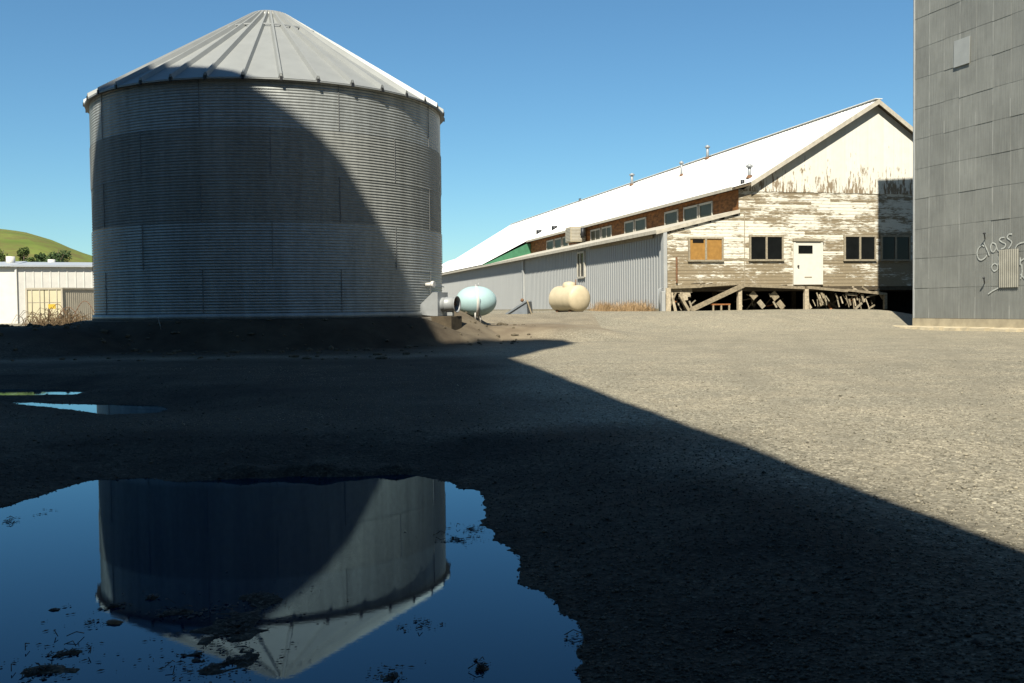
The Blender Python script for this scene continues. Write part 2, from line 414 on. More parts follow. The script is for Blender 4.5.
def terrain(X, Y):
    X = np.asarray(X, float); Y = np.asarray(Y, float)
    h = .125 + .05 * vnoise(X, Y, 4.0, 0) + .018 * vnoise(X, Y, 1.1, 1)
    near = 1 - sst(14, 26, Y)
    h += near * (.007 * vnoise(X, Y, .33, 2) + .004 * vnoise(X, Y, .12, 3))
    # rise of the yard towards the long building, dropping off by the tall elevator
    dx, dy = X - WO.x, Y - WO.y; u = dx * WR.x + dy * WR.y; s_ = dx * WL.x + dy * WL.y
    plat = .37 * sst(25.9, 27.6, Y) * sst(-4.5, -3.0, X) * (1 - sst(1.0, 5.0, X)) * (Y < 60)
    rise = .68 * sst(-10.5, -2.6, s_) * (1 - sst(1.2, 3.1, u)) * sst(-17, -8, X) * (1 - sst(120, 160, Y))
    under = sst(.25, .7, s_) * (u > -6.5) * (u < 10.3)
    h = h + np.maximum(rise, plat) - under * rise * .75
    # pad of the round bin, and the bank that runs left from it
    r_ = np.hypot(X - S.x, Y - S.y)
    pad = .80 * (1 - sst(4.8, 6.7, r_ + .5 * vnoise(X, Y, 1.5, 4)))
    pad = pad - .26 * np.exp(-((X + 1.62) ** 2 + (Y - 25.35) ** 2) / .42)
    bank = .70 * sst(18.5, 22.0, Y + 1.2 * vnoise(X, Y, 3, 5)) * (1 - sst(24.5, 28.5, Y)) * sst(7.5, 10, -X)
    h = np.maximum(h, np.maximum(pad, bank) + .5 * (h - .125) * (rise < .05))
    h = h - .014 * tracks(X, Y)
    # puddles
    d = np.minimum(np.minimum(sdf(X, Y, PUD1), sdf(X, Y, PUD2)), sdf(X, Y, PUD3) )
    dn = d + .11 * vnoise(X, Y, .30, 6) + .05 * vnoise(X, Y, .11, 7) + .03 * vnoise(X, Y, .05, 8)
    shore = np.where(dn < 0, np.maximum(-.09, dn * .35), np.minimum(1e3, dn * .11 + .002))
    out = np.where(dn < 0, shore, np.minimum(h, shore))
    out = np.where(d > 1.6, h, out)
    out = np.where((d > .9) & (d <= 1.6), out * (1 - (d - .9) / .7) + h * (d - .9) / .7, out)
    # muddy rim behind the near puddle
    p0 = at_height(185, 470, 0.03); p1 = at_height(405, 468, 0.03)
    t = np.clip((X - p0.x) / (p1.x - p0.x), 0, 1); cy = p0.y + (p1.y - p0.y) * t + .10 * vnoise(X, Y * 0, .6, 9)
    rim = np.exp(-((Y - cy) / .11) ** 2) * sst(p0.x - .2, p0.x + .3, X) * (1 - sst(p1.x - .2, p1.x + .25, X))
    out = out + rim * (.035 + .06 * vnoise(X, Y, .16, 10))
    # mud standing just out of the water
    for cx, cy, rx, ry, k in ISL:
        g = np.exp(-(((X - cx) / rx) ** 2 + ((Y - cy) / ry) ** 2))
        up = -.066 + .078 * k * g + (.055 * vnoise(X, Y, .10, 11) + .05 * vnoise(X, Y, .045, 12)) * np.minimum(1, g * 1.8)
        up = np.minimum(up, .002 + .16 * np.maximum(up, 0))
        out = np.where(d < 0, np.maximum(out, up), out)
    return out, d
def ground_z(x, y): return float(terrain(np.array([x]), np.array([y]))[0][0])

def axis(stops):
    """stops: (start, step) pairs, the last one only an end"""
    a = []
    for (p, st), (q, _) in zip(stops, stops[1:]):
        n = max(1, int(round((q - p) / st))); a += list(np.linspace(p, q, n, endpoint=False))
    return np.array(a + [stops[-1][0]])
gx = axis([(-3000, 500), (-500, 60), (-140, 12), (-40, 1.2), (-14, .16), (-5.4, .055), (-3.2, .03), (.9, .06), (3.5, .16), (20, .6), (40, 12), (140, 60), (500, 500), (3000, 1)])
gy = axis([(-400, 60), (-40, 4), (-4, .4), (.8, .06), (2.2, .025), (6.9, .05), (8.5, .11), (14.5, .16), (50, .8), (70, 4), (160, 40), (600, 300), (3000, 1)])
GX, GY = np.meshgrid(gx, gy); GZ, GD = terrain(GX, GY)
nx_, ny_ = len(gx), len(gy)
me = bpy.data.meshes.new('ground')
verts = np.stack([GX, GY, GZ], -1).reshape(-1, 3)
idx = np.arange(nx_ * ny_).reshape(ny_, nx_)
quads = np.stack([idx[:-1, :-1], idx[:-1, 1:], idx[1:, 1:], idx[1:, :-1]], -1).reshape(-1, 4)
me.vertices.add(len(verts)); me.vertices.foreach_set('co', verts.astype(np.float32).ravel())
me.loops.add(quads.size); me.loops.foreach_set('vertex_index', quads.ravel().astype(np.int32))
me.polygons.add(len(quads)); me.polygons.foreach_set('loop_start', np.arange(0, quads.size, 4, dtype=np.int32)); me.polygons.foreach_set('loop_total', np.full(len(quads), 4, np.int32))
me.polygons.foreach_set('use_smooth', np.ones(len(quads), bool))
me.update(calc_edges=True)
wet_shade = np.clip(1 - sst(.0, .08, GZ - .05 * vnoise(GX, GY, .9, 13)), 0, 1) * (GD < 4)
wet_shade = np.maximum(wet_shade, 1 - sst(.9, 2.3, GD + 1.0 * vnoise(GX, GY, 1.6, 14)))
wet_shade = np.maximum(wet_shade, .85 * sst(17, 20, GY) * (1 - sst(25, 29, GY)) * sst(-.5, 2.5, -GX))  # shade on the bank before the bin, painted as darker ground
wet_shade = np.maximum(wet_shade, sst(-.9, .8, -GX + .9 * vnoise(GX, GY, 1.4, 15)) * (1 - sst(17, 20, GY)) * .92)  # shade of the left yard painted in, well beyond the damp
pad_r = np.hypot(GX - S.x, GY - S.y)
soil = np.clip(sst(.3, .7, GZ) * (GY < 31) * 1.0 + (1 - sst(6, 9, pad_r)) + sst(26, 30, GY) * (1 - sst(30, 44, GY)) * (GX < 3) * .7, 0, 1)
for nm, arr in (('wet_shade', wet_shade), ('soil', soil), ('track', tracks(GX, GY))):
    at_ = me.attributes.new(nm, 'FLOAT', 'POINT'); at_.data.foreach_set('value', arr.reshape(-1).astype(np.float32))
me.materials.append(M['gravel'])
go = bpy.data.objects.new('ground', me); col.objects.link(go); tag(go, 'gravel yard of packed stones and mud', None, None, 'structure')

def sheet(name, x0, x1, y0, y1, z, mat):
    b = MB(); b.poly([(x0, y0, z), (x1, y0, z), (x1, y1, z), (x0, y1, z)]); return b.build(name, mat)
tag(sheet('puddle', -6.5, 1.2, .7, 6.7, 0, M['water']), 'still near puddle mirroring the round steel bin and blue sky', None, None, 'structure')
xs = [p[0] for p in PUD2 + PUD3]; ys = [p[1] for p in PUD2 + PUD3]
tag(sheet('puddle', min(xs) - .5, max(xs) + .5, min(ys) - .5, max(ys) + .5, 0, M['water']), 'thin far puddles lying across the shaded yard', None, None, 'structure')

# loose stones on the yard, nobody could count them
def pebbles():
    N = 80000
    y = 2.2 + (rng.random(N) ** 1.7) * 13.5
    x = (rng.random(N) * 2 - 1) * (.56 * y + .25)
    z, d = terrain(x, y); k = (z > -.004) & (d > -.05)
    x, y, z = x[k], y[k], z[k]; n = len(x)
    r_ = .0030 + .0055 * rng.random(n) ** 2.5 + .009 * (rng.random(n) > .992)
    base = np.array([(1, 0, 0), (-.9, .2, 0), (0, 1, .1), (.1, -1, 0), (.1, 0, .8), (0, 0, -.6)], float)
    fc = np.array([(0, 2, 4), (2, 1, 4), (1, 3, 4), (3, 0, 4), (2, 0, 5), (1, 2, 5), (3, 1, 5), (0, 3, 5)])
    an = rng.random(n) * 6.283; c, s_ = np.cos(an), np.sin(an)
    j = base[None] * (1 + .35 * (rng.random((n, 6, 3)) - .5)) * r_[:, None, None] * np.array([1.15, .85, .8])
    vx = j[..., 0] * c[:, None] - j[..., 1] * s_[:, None] + x[:, None]; vy = j[..., 0] * s_[:, None] + j[..., 1] * c[:, None] + y[:, None]
    vz = j[..., 2] + (z + r_ * .25)[:, None]
    V = np.stack([vx, vy, vz], -1).reshape(-1, 3); Fc = (fc[None] + (np.arange(n) * 6)[:, None, None]).reshape(-1, 3)
    me = bpy.data.meshes.new('loose_gravel')
    me.vertices.add(len(V)); me.vertices.foreach_set('co', V.astype(np.float32).ravel())
    me.loops.add(Fc.size); me.loops.foreach_set('vertex_index', Fc.ravel().astype(np.int32))
    me.polygons.add(len(Fc)); me.polygons.foreach_set('loop_start', np.arange(0, Fc.size, 3, dtype=np.int32)); me.polygons.foreach_set('loop_total', np.full(len(Fc), 3, np.int32))
    tone = np.repeat(np.clip(.92 + .35 * rng.standard_normal(n), .35, 2.2), 6)
    a = me.attributes.new('tone', 'FLOAT', 'POINT'); a.data.foreach_set('value', tone.astype(np.float32))
    wv = np.repeat(1 - sst(.9, 2.3, np.minimum(d[k], 9)), 6)
    a = me.attributes.new('wet_shade', 'FLOAT', 'POINT'); a.data.foreach_set('value', wv.astype(np.float32))
    me.update(calc_edges=True)
    q = NT('loose_stone')
    c_ = q.mix(1.0, (.22, .20, .15), q.n('ShaderNodeAttribute', attribute_name='tone').outputs['Fac'], 'MULTIPLY')
    c_ = q.mix(q.n('ShaderNodeAttribute', attribute_name='wet_shade').outputs['Fac'], c_, q.mix(1.0, c_, (.27, .27, .28), 'MULTIPLY'))
    me.materials.append(q.out(c_, .85, 0, .3))
    o = bpy.data.objects.new('loose_gravel', me); col.objects.link(o); tag(o, 'loose gravel stones strewn over the yard', 'gravel', None, 'stuff')
pebbles()

def floating_bits():
    b = MB(); pts = []
    for cx, cy, rx, ry, k in ISL:
        for _ in range(int(110 + 14000 * rx * ry)):
            a, q = random.random() * 6.283, abs(random.gauss(0, .62)); pts.append((cx + math.cos(a) * rx * q * 1.3, cy + math.sin(a) * ry * q * 1.3))
    P = np.array(pts); Z = np.maximum(terrain(P[:, 0], P[:, 1])[0], 0); cl = vnoise(P[:, 0], P[:, 1], .06, 30)
    for (x, y), z, c in zip(pts, Z, cl):
        if z < .001 and c < 0: continue
        L = .002 + .011 * random.random() ** 2.5; t = random.random() * 6.283; up = random.uniform(0, .6) * (z > .001)
        d = Vector((math.cos(t), math.sin(t), random.uniform(-.3, .5) * (z > .001))) * L; n = Vector((-d.y, d.x, up * L)) * random.uniform(.2, .7)
        p = Vector((x, y, z + .003))
        b.poly([p - d, p + n, p + d * random.uniform(.6, 1.2), p - n * random.uniform(.5, 1) + Vector((0, 0, .002))])
    for _ in range(26):     # bits of twig and straw
        cx, cy, rx, ry, k = random.choice(ISL); x = cx + random.gauss(0, rx * .7); y = cy + random.gauss(0, ry * .7); a = random.random() * 6.283; L = random.uniform(.02, .07)
        b.tube([(x, y, .012), (x + math.cos(a) * L * .5, y + math.sin(a) * L * .5, .02), (x + math.cos(a + .3) * L, y + math.sin(a + .3) * L, .006)], .0014, 4)
    o = b.build('floating_debris', M['mud']); tag(o, 'dark leaf scraps and mud flecks floating on the near puddle', 'debris', None, 'stuff')
floating_bits()

def rubble():
    b = MB()
    for _ in range(420):
        if random.random() < .55: x = random.uniform(-22, -1.5); y = random.uniform(17.5, 24)
        else: a = random.uniform(-2.6, .3); q = random.uniform(4.95, 7.2); x = S.x + q * math.cos(a); y = S.y + q * math.sin(a)
        r_ = .02 + .07 * random.random() ** 3; z = ground_z(x, y)
        bm = bmesh.new(); bmesh.ops.create_icosphere(bm, subdivisions=1, radius=1); bm.verts.index_update(); sx, sy, sz = random.uniform(.8, 1.5), random.uniform(.7, 1.3), random.uniform(.4, .9)
        vs = [(x + v.co.x * sx * r_ * random.uniform(.8, 1.2), y + v.co.y * sy * r_, z + v.co.z * sz * r_ * random.uniform(.8, 1.2) + r_ * .2) for v in bm.verts]
        b.mesh(vs, [[v.index for v in f.verts] for f in bm.faces]); bm.free()
    tag(b.build('rubble', plain('rubble_stone', (.10, .085, .06), .9, 0, .5, 14, .1)), 'clods and stones scattered on the dirt bank round the bin', 'rubble', None, 'stuff')
rubble()

# a few lone clods lying in the near puddle, each one a thing
def clod(px, py, r_, label, mat=None):
    p = at_height(px, py, 0); bm = bmesh.new(); bmesh.ops.create_icosphere(bm, subdivisions=3, radius=1)
    b = MB()
    vs = []
    for v in bm.verts:
        n = mnoise.noise(v.co * 1.7 + Vector((px, py, 0))) * .45 + mnoise.noise(v.co * 4.5 + Vector((py, px, 0))) * .2
        c = v.co * (1 + n); vs.append((p.x + c.x * r_ * 1.5, p.y + c.y * r_, max(-.6, c.z) * r_ * .5 + r_ * .05))
    bm.verts.index_update(); b.mesh(vs, [[v.index for v in f.verts] for f in bm.faces], True); bm.free()
    tag(b.build('mud_clod', mat or M['mud']), label, 'mud clod', 'mud clods lying in the near puddle')
clod(114, 623, .017, 'rusty brown mud clod just left of the reflected bin in the puddle', plain('brown_mud', (.10, .06, .03), .7, 0, .4, 40))
clod(482, 669, .012, 'small black clod alone in blue water right of the reflected roof')
clod(55, 610, .011, 'dark clod at the left end of the row of scraps in the puddle')
clod(196, 661, .010, 'black lump on the mud tongue below the reflected bin wall')

# ------------------------------------------------------------------ round steel bin
bn = thing('grain_bin', 'round corrugated steel grain bin with ribbed cone roof, half in shadow', 'grain bin', (S.x, S.y, BZ))
PITCHC = 1.072 / 16
for k in range(5):
    b = MB(); z0 = BZ + k * 1.072; n = 16 * 8
    rr = BR + (.005 if k in (1, 3) else 0)
    b.lathe((S.x, S.y, 0), [(rr + .0068 * math.cos(2 * math.pi * i / 8), z0 + 1.072 * i / n - (.010 if i == 0 else 0)) for i in range(n + 1)], 176)
    nf = len(b.f); off = 0 if k % 2 == 0 else 20
    for j in range(9):      # lapped joints between the sheets of a ring
        a = -math.pi / 2 + R(13.4) + R(j * 40 + off - 20.5)
        x, y = math.cos(a), math.sin(a)
        b.box((S.x + x * (rr + .011), S.y + y * (rr + .011), z0 + .536), (.010, .014, 1.06), (Vector((x, y, 0)), Vector((-y, x, 0)), Vector((0, 0, 1))))
    o = b.build('wall_ring', M['bin_old' if k in (2, 3) else 'bin_new'], bn)
    o.data.materials.append(M['seam_dark'])
    for pl in o.data.polygons[nf:]: pl.material_index = 1
# roof: 35 ribbed sheets
NRIB = 35; RSL = .622; RE = 4.70; RT = .50; ZT = EZ + .02; ZA = EZ + .02 + (RE - RT) * RSL
phase = -math.pi / 2 + R(13.4) + math.asin((275.4 - 267) / 174 * .97)
b = MB()
per = 12
angs = []
for j in range(NRIB):
    a0 = phase + 2 * math.pi * j / NRIB
    for q, (da, kind) in enumerate([(-.5, 0), (-.018 * 1, 1), (0, 2), (.018, 1)]):
        angs.append((a0, da, kind))
nr = 7
for j in range(NRIB):
    a0 = phase + 2 * math.pi * j / NRIB; a1 = a0 + 2 * math.pi / NRIB
    for i in range(nr):
        ra, rb = RE + (RT - RE) * i / nr, RE + (RT - RE) * (i + 1) / nr
        za, zb = ZT + (RE - ra) * RSL, ZT + (RE - rb) * RSL
        P = lambda r_, a, z: (S.x + r_ * math.cos(a), S.y + r_ * math.sin(a), z)
        # flat pan
        wa, wb = .06 / ra, .06 / rb
        b.poly([P(ra, a0 + wa, za), P(ra, a1 - wa, za), P(rb, a1 - wb, zb), P(rb, a0 + wb, zb)])
        # standing rib
        H = .11
        b.poly([P(ra, a0 + wa, za), P(rb, a0 + wb, zb), P(rb, a0 + wb * .35, zb + H), P(ra, a0 + wa * .35, za + H)])
        b.poly([P(ra, a0 + wa * .35, za + H), P(rb, a0 + wb * .35, zb + H), P(rb, a0 - wb * .35, zb + H), P(ra, a0 - wa * .35, za + H)])
        b.poly([P(ra, a0 - wa * .35, za + H), P(rb, a0 - wb * .35, zb + H), P(rb, a0 - wb, zb), P(ra, a0 - wa, za)])
    # rib end, and the turned down lip of the sheet
    b.poly([P(RE, a0 + .045 / RE, ZT), P(RE, a0 + .016 / RE, ZT + .11), P(RE, a0 - .016 / RE, ZT + .11), P(RE, a0 - .045 / RE, ZT)])
    b.poly([P(RE, a0, ZT), P(RE, a1, ZT), P(RE, a1, ZT - .035), P(RE, a0, ZT - .035)])
    b.poly([P(RE, a0, ZT - .04), P(RE, a1, ZT - .04), P(BR - .02, a1, ZT - .01), P(BR - .02, a0, ZT - .01)])
rf = b.build('roof', M['bin_roof'], bn)
b = MB(); b.lathe((S.x, S.y, 0), [(.56, ZA - .05), (.57, ZA + .04), (.54, ZA + .06), (.46, ZA + .08), (.44, ZA + .13), (.12, ZA + .16), (.0, ZA + .16)], 40); b.build('roof_cap', M['bin_cap'], rf)
for j in range(NRIB):       # short brace pieces between the ribs near the top
    a0 = phase + 2 * math.pi * j / NRIB; a1 = a0 + 2 * math.pi / NRIB; r_ = 1.42; z = ZT + (RE - r_) * RSL + .07
    p = Vector((S.x + r_ * math.cos(a0), S.y + r_ * math.sin(a0), z)); q = Vector((S.x + r_ * math.cos(a1), S.y + r_ * math.sin(a1), z))
    if j % 5 != 3: b = MB(); b.bar(p, q, .035); b.build('roof_brace', M['fan_metal'], rf)
for j in range(NRIB):       # roof clips under the eave
    a = phase + 2 * math.pi * j / NRIB; x, y = math.cos(a), math.sin(a); b = MB()
    b.box((S.x + x * (RE + .005), S.y + y * (RE + .005), ZT - .01), (.03, .055, .10), (Vector((x, y, 0)), Vector((-y, x, 0)), Vector((0, 0, 1))))
    b.build('eave_clip', M['dark_metal'], rf)
b = MB(); b.lathe((S.x, S.y, 0), [(BR + .01, BZ + .04), (BR + .05, BZ + .03), (BR + .06, BZ - .09), (BR + .01, BZ - .1)], 120); b.build('base_flange', M['bin_new'], bn)
b = MB(); b.lathe((S.x, S.y, 0), [(4.3, BZ - .095), (4.86, BZ - .10), (4.90, BZ - .13), (4.92, BZ - .6)], 120); b.build('foundation', M['concrete_dark'], bn)
# sampling pipe low on the wall
def bin_pt(deg, z, out=0.0):
    a = -math.pi / 2 + R(13.4) + R(deg); return Vector((S.x + (BR + out) * math.cos(a), S.y + (BR + out) * math.sin(a), z))
b = MB(); b.tube([bin_pt(56, 1.62, .0), bin_pt(56, 1.63, .20)], .055, 12); b.tube([bin_pt(56, 1.63, .16), bin_pt(56, 1.63, .24)], .085, 12); b.build('sample_port', M['white_paint'], bn)
b = MB(); b.tube([bin_pt(a, 1.60, .05) for a in range(57, 82, 3)], .014, 6); b.build('cable', M['fan_metal'], bn)

# ------------------------------------------------------------------ aeration fan at the bin's foot
fa = bin_pt(62, 0, 0); fdir = Vector((.86, -.5, 0)).normalized()
fdir = Vector((math.cos(R(-23)), math.sin(R(-23)), 0)); frad = Vector((math.cos(-math.pi / 2 + R(13.4 + 55.5)), math.sin(-math.pi / 2 + R(13.4 + 55.5)), 0))
fx = Vector((-fdir.y, fdir.x, 0)); FZ = 1.12; UP = Vector((0, 0, 1))
fc = Vector((S.x, S.y, 0)) + frad * BR
fgz = ground_z(fc.x + fdir.x * .7, fc.y + fdir.y * .7)
fan = thing('aeration_fan', 'grey aeration fan with round open mouth fixed to the bin foot', 'fan', (fc.x, fc.y, fgz))
b = MB()     # tapered transition box
A = [fc - fdir * .08 + fx * (i * .29) + UP * (FZ - .16 + (.08 if k > 0 else -.10)) for k in (-1, 1) for i in (-1, 1)]
B = [fc + fdir * .36 + fx * (i * .29) + UP * (FZ + k * .30) for k in (-1, 1) for i in (-1, 1)]
C_ = [fc + fdir * .50 + fx * (i * .29) + UP * (FZ + k * .30) for k in (-1, 1) for i in (-1, 1)]
b.mesh(A + B + C_, [(0, 1, 3, 2), (0, 4, 5, 1), (2, 3, 7, 6), (0, 2, 6, 4), (1, 5, 7, 3), (4, 8, 9, 5), (6, 7, 11, 10), (4, 6, 10, 8), (5, 9, 11, 7), (8, 10, 11, 9)])
b.build('transition_box', M['fan_metal'], fan)
ax = (fx, UP, fdir)
fm = fc + fdir * .50 + UP * (FZ - .01)
b = MB(); b.lathe(fm, [(.18, 0), (.18, .10), (.19, .11), (.19, .13), (.18, .14), (.18, .36), (.205, .39), (.215, .405), (.205, .415), (.18, .39), (.17, .36), (.17, .05)], 40, ax); hs = b.build('fan_housing', M['fan_metal'], fan)
b = MB(); b.lathe(fm, [(.172, .10), (.0, .10)], 30, ax); b.build('back_plate', M['black'], hs)
b = MB()
for k in range(6):
    a = k * math.pi / 3 + .2; d = fx * math.cos(a) + UP * math.sin(a); t = fx * -math.sin(a) + UP * math.cos(a)
    o_ = fm + fdir * .30; b.poly([o_ + d * .04 - t * .02, o_ + d * .16 - t * .05 + fdir * .04, o_ + d * .16 + t * .045 - fdir * .03, o_ + d * .04 + t * .02])
b.lathe(fm, [(.055, .24), (.055, .32), (.0, .35)], 20, ax)
b.build('fan_blades', M['rust'], hs)
b = MB(); b.box(fm + fdir * .22 + UP * -.235, (.13, .15, .12), (fx, fdir, UP), .015); b.build('motor_box', M['fan_metal'], fan)
bz = FZ - .31; b = MB(); b.box(fc + fdir * .58 + UP * ((bz + fgz - .2) / 2), (.62, .62, bz - fgz + .2), (fx, fdir, UP), .015); b.build('timber_block', M['timber_dark'], fan)

# ------------------------------------------------------------------ tanks and things in the yard
def blue_tank():
    c = at_depth(476, 301.3, 28.0); gz = ground_z(c.x, c.y)
    t = thing('fuel_tank', 'pale blue egg-shaped fuel tank on thin white legs beside the round bin', 'tank', (c.x, c.y, gz))
    ax_ = Vector((.985, .17, 0)).normalized(); ay = Vector((-ax_.y, ax_.x, 0)); h = .05; RR = .42; D = .53
    prof = [(RR * math.sin(q * math.pi / 2 / 14), -h - D * math.cos(q * math.pi / 2 / 14)) for q in range(15)]
    prof += [(r_, -z) for r_, z in prof[::-1]]
    b = MB(); b.lathe(c, prof, 40, (ay, Vector((0, 0, 1)), ax_)); sh = b.build('shell', M['blue_tank'], t)
    b = MB(); b.lathe(c, [(RR + .002, -.035), (RR + .014, -.03), (RR + .014, .03), (RR + .002, .035)], 40, (ay, Vector((0, 0, 1)), ax_)); b.build('weld_band', M['white_paint'], sh)
    for sx, sy in ((-.06, -.26), (.10, -.16), (-.1, .26), (.1, .26)):
        p = c + ax_ * sx + ay * sy; b = MB(); g = ground_z(p.x, p.y)
        b.tube([Vector((p.x, p.y, g - .03)), Vector((p.x, p.y, c.z - .22))], .024, 8); b.build('leg', M['white_paint'], t)
    b = MB(); b.tube([c + Vector((0, 0, RR - .02)), c + Vector((0, 0, RR + .05))], .035, 10); b.tube([c + ax_ * .05 + Vector((0, 0, RR - .03)), c + ax_ * .09 + Vector((0, 0, RR + .10))], .015, 8); b.build('filler_cap', M['fan_metal'], t)
    b = MB(); b.tube([c + ax_ * .08 - ay * .12 + Vector((0, 0, RR - .03)), c + ax_ * .06 - ay * (RR + .02) + Vector((0, 0, .02)), c + ax_ * .05 - ay * .3 + Vector((0, 0, -RR))], .012, 6); b.build('hose', M['slate_metal'], t)
blue_tank()

def cream_tank():
    c = at_depth(569.3, 298.8, 40.0); gz = ground_z(c.x, c.y)
    t = thing('propane_tank', 'rounded cream propane tank with domed cap on short feet by the grey siding', 'tank', (c.x, c.y, gz))
    a = Vector((.52, -.854, 0)); ay = Vector((-a.y, a.x, 0)); RR = .53; L = .66; dz = .24
    prof = [(RR * math.sin(q * math.pi / 2 / 12), -L - dz * math.cos(q * math.pi / 2 / 12)) for q in range(13)]
    prof += [(r_, -z) for r_, z in prof[::-1]]
    b = MB(); b.lathe(c, prof, 44, (ay, Vector((0, 0, 1)), a)); b.build('shell', M['cream_tank'], t)
    b = MB(); b.lathe(c + Vector((0, 0, RR - .06)), [(.27, 0), (.27, .10), (.22, .18), (.10, .215), (0, .22)], 28); b.build('valve_dome', M['cream_tank'], t)
    b = MB(); b.tube([c + a * .25 + ay * .15 + Vector((0, 0, RR - .06)), c + a * .25 + ay * .15 + Vector((0, 0, RR + .24))], .022, 8); b.build('relief_pipe', M['rust'], t)
    for s_ in (-.45, .45):
        p = c + a * s_; b = MB(); b.box(Vector((p.x, p.y, (c.z - .44 + gz) / 2 - .03)), (.62, .14, c.z - .44 - gz + .14), (ay, a, Vector((0, 0, 1))), .01); b.build('foot', M['rust'], t)
cream_tank()

def hopper():
    Y = 37.0; p = [at_depth(x, y, Y) for x, y in ((506, 317.5), (526.5, 301.5), (527.5, 317.0))]
    g = ground_z(p[0].x, p[0].y); d = Vector((.25, .97, 0)) * .85
    for q in p: q.z += 0
    p[0].z = g - .02; p[2].z = g - .02
    t = thing('loading_ramp', 'small slate grey metal ramp wedge resting on the dirt before the siding', 'ramp', (p[0].x, p[0].y, g))
    b = MB(); b.prism(p, d); b.build('wedge', M['slate_metal'], t)
    n = Vector((-(p[1].z - p[0].z), 0, p[1].x - p[0].x)).normalized()
    for o_ in (Vector((0, -.02, 0)), d):
        b = MB(); b.bar(p[0] + n * .02 + o_, p[1] + n * .02 + o_, .06); b.build('rail', M['slate_metal'], t)
    b = MB(); b.bar(p[1] + Vector((.02, -.02, .05)), p[2] + Vector((.16, -.02, 0)), .05); b.build('prop', M['timber'], t)
    b = MB(); b.lathe(p[1] + Vector((-.16, 0, .05)), [(.0, -.07), (.06, -.04), (.07, .0), (.05, .05), (.0, .07)], 12); b.build('winch', M['rust'], t)
hopper()

# dark tyre-like block lying behind the tank's left end
p = at_depth(464, 316.5, 36.0); b = MB()
b.lathe((p.x, p.y, ground_z(p.x, p.y) + .08), [(.10, -.08), (.24, -.09), (.28, 0), (.24, .09), (.10, .08), (.09, 0), (.10, -.08)], 20)
tag(b.build('old_tyre', plain('rubber', (.015, .015, .015), .8, 0, .3, 20)), 'black tyre lying flat on dirt behind the blue tank', 'tyre')

# dry grass along the siding and weeds
def straw(name, pts, n, hmax, label, mat, cat):
    b = MB()
    for _ in range(n):
        p = random.choice(pts); x = p[0] + random.gauss(0, p[2]); y = p[1] + random.gauss(0, p[2]); z = ground_z(x, y) if False else p[3]
        L = hmax * random.random() ** 1.5 + .08; a = random.random() * 6.283; lean = abs(random.gauss(0, .75))
        d = Vector((math.cos(a) * lean, math.sin(a) * lean, 1)).normalized() * L; s_ = Vector((-math.sin(a), math.cos(a), 0)) * .006
        q = Vector((x, y, z - .02)); e = q + d + Vector((math.cos(a), math.sin(a), -.4)) * L * .25
        b.poly([q - s_, q + s_, q + d * .6 + s_ * .7, q + d * .6 - s_ * .7]); b.poly([q + d * .6 - s_ * .7, q + d * .6 + s_ * .7, e])
    tag(b.build(name, mat), label, cat, None, 'stuff')
pts = []
for i in range(60):
    f = random.random(); s_ = .6 + 7.5 * f ** 1.3; q = W(-6.72 - .25 - abs(random.gauss(0, .3)), s_, 0); pts.append((q.x, q.y, .16, ground_z(q.x, q.y)))
straw('dry_grass', pts, 4200, .62, 'tuft of dry tan grass along the foot of the grey siding', M['straw'], 'dry grass')

# ------------------------------------------------------------------ the long weathered building
wh = thing('warehouse', 'long weathered white warehouse with peeling gable wall standing on posts', 'warehouse', W(0, 0, .8))
RIDGE_U, RIDGE_Z, SLL, SLR = 3.36, 9.98, .605, .68
EAVE_U, EAVE_Z = -3.29, 5.86
LEAN_U = -6.72
FLOOR = 1.80
def rake_lean(u): return 4.20 + (u - LEAN_U) * (5.0 - 4.20) / (EAVE_U - LEAN_U)
# lower gable face: clapboards, each course tilted
b = MB(); CB = .145; z = FLOOR
while z < 5.97:
    z1 = min(z + CB, 5.99); u0 = LEAN_U if z1 <= rake_lean(LEAN_U) else (LEAN_U + (z1 - 4.20) / .8 * (EAVE_U - LEAN_U) if z1 < 5.0 else EAVE_U)
    u1 = 10.5; ss = -.017; t = -.006
    wob = random.uniform(-.004, .004)
    b.poly([W(u0, ss, z + wob), W(u1, ss, z), W(u1, t, z1), W(u0, t, z1)], [(u0, z), (u1, z), (u1, z1 - .002), (u0, z1 - .002)])
    b.poly([W(u0, .0, z + wob), W(u1, .0, z), W(u1, ss, z), W(u0, ss, z + wob)], [(u0, z), (u1, z), (u1, z), (u0, z)])
    z = z1
b.build('clapboard_wall', M['clap'], wh)
# upper gable: vertical boards
b = MB(); u = EAVE_U; BW = .19
def roofz(u): return RIDGE_Z - (RIDGE_U - u) * SLL if u < RIDGE_U else RIDGE_Z - (u - RIDGE_U) * SLR
while u < 10.5:
    u1 = min(u + BW - .002, 10.5); off = -.034 - random.uniform(0, .003); zb = 5.93 - random.uniform(0, .03)
    za, zc = max(roofz(u) - .10, zb + .02), max(roofz(u1) - .10, zb + .02)
    P = [W(u, off, zb), W(u1, off, zb), W(u1, off, zc), W(u, off, za)]
    b.prism(P, WL * .025)
    for k in range(-6, 0): b.uv[k] = [(random.random() * .001 + u + .01, 5.9)] * len(b.f[k])
    b.uv[-6] = [(u, za), (u1, zc), (u1, zb), (u, zb)][::1] if False else [(u, za), (u1, zc), (u1, zb), (u, zb)]
    u += BW
o = b.build('gable_boards', M['gable'], wh)
b = MB(); P = [W(EAVE_U, .0, 5.9), W(10.5, .0, 5.9), W(RIDGE_U, .0, RIDGE_Z - .12)]; b.prism(P, WL * .06); b.build('gable_backing', M['black'], o)
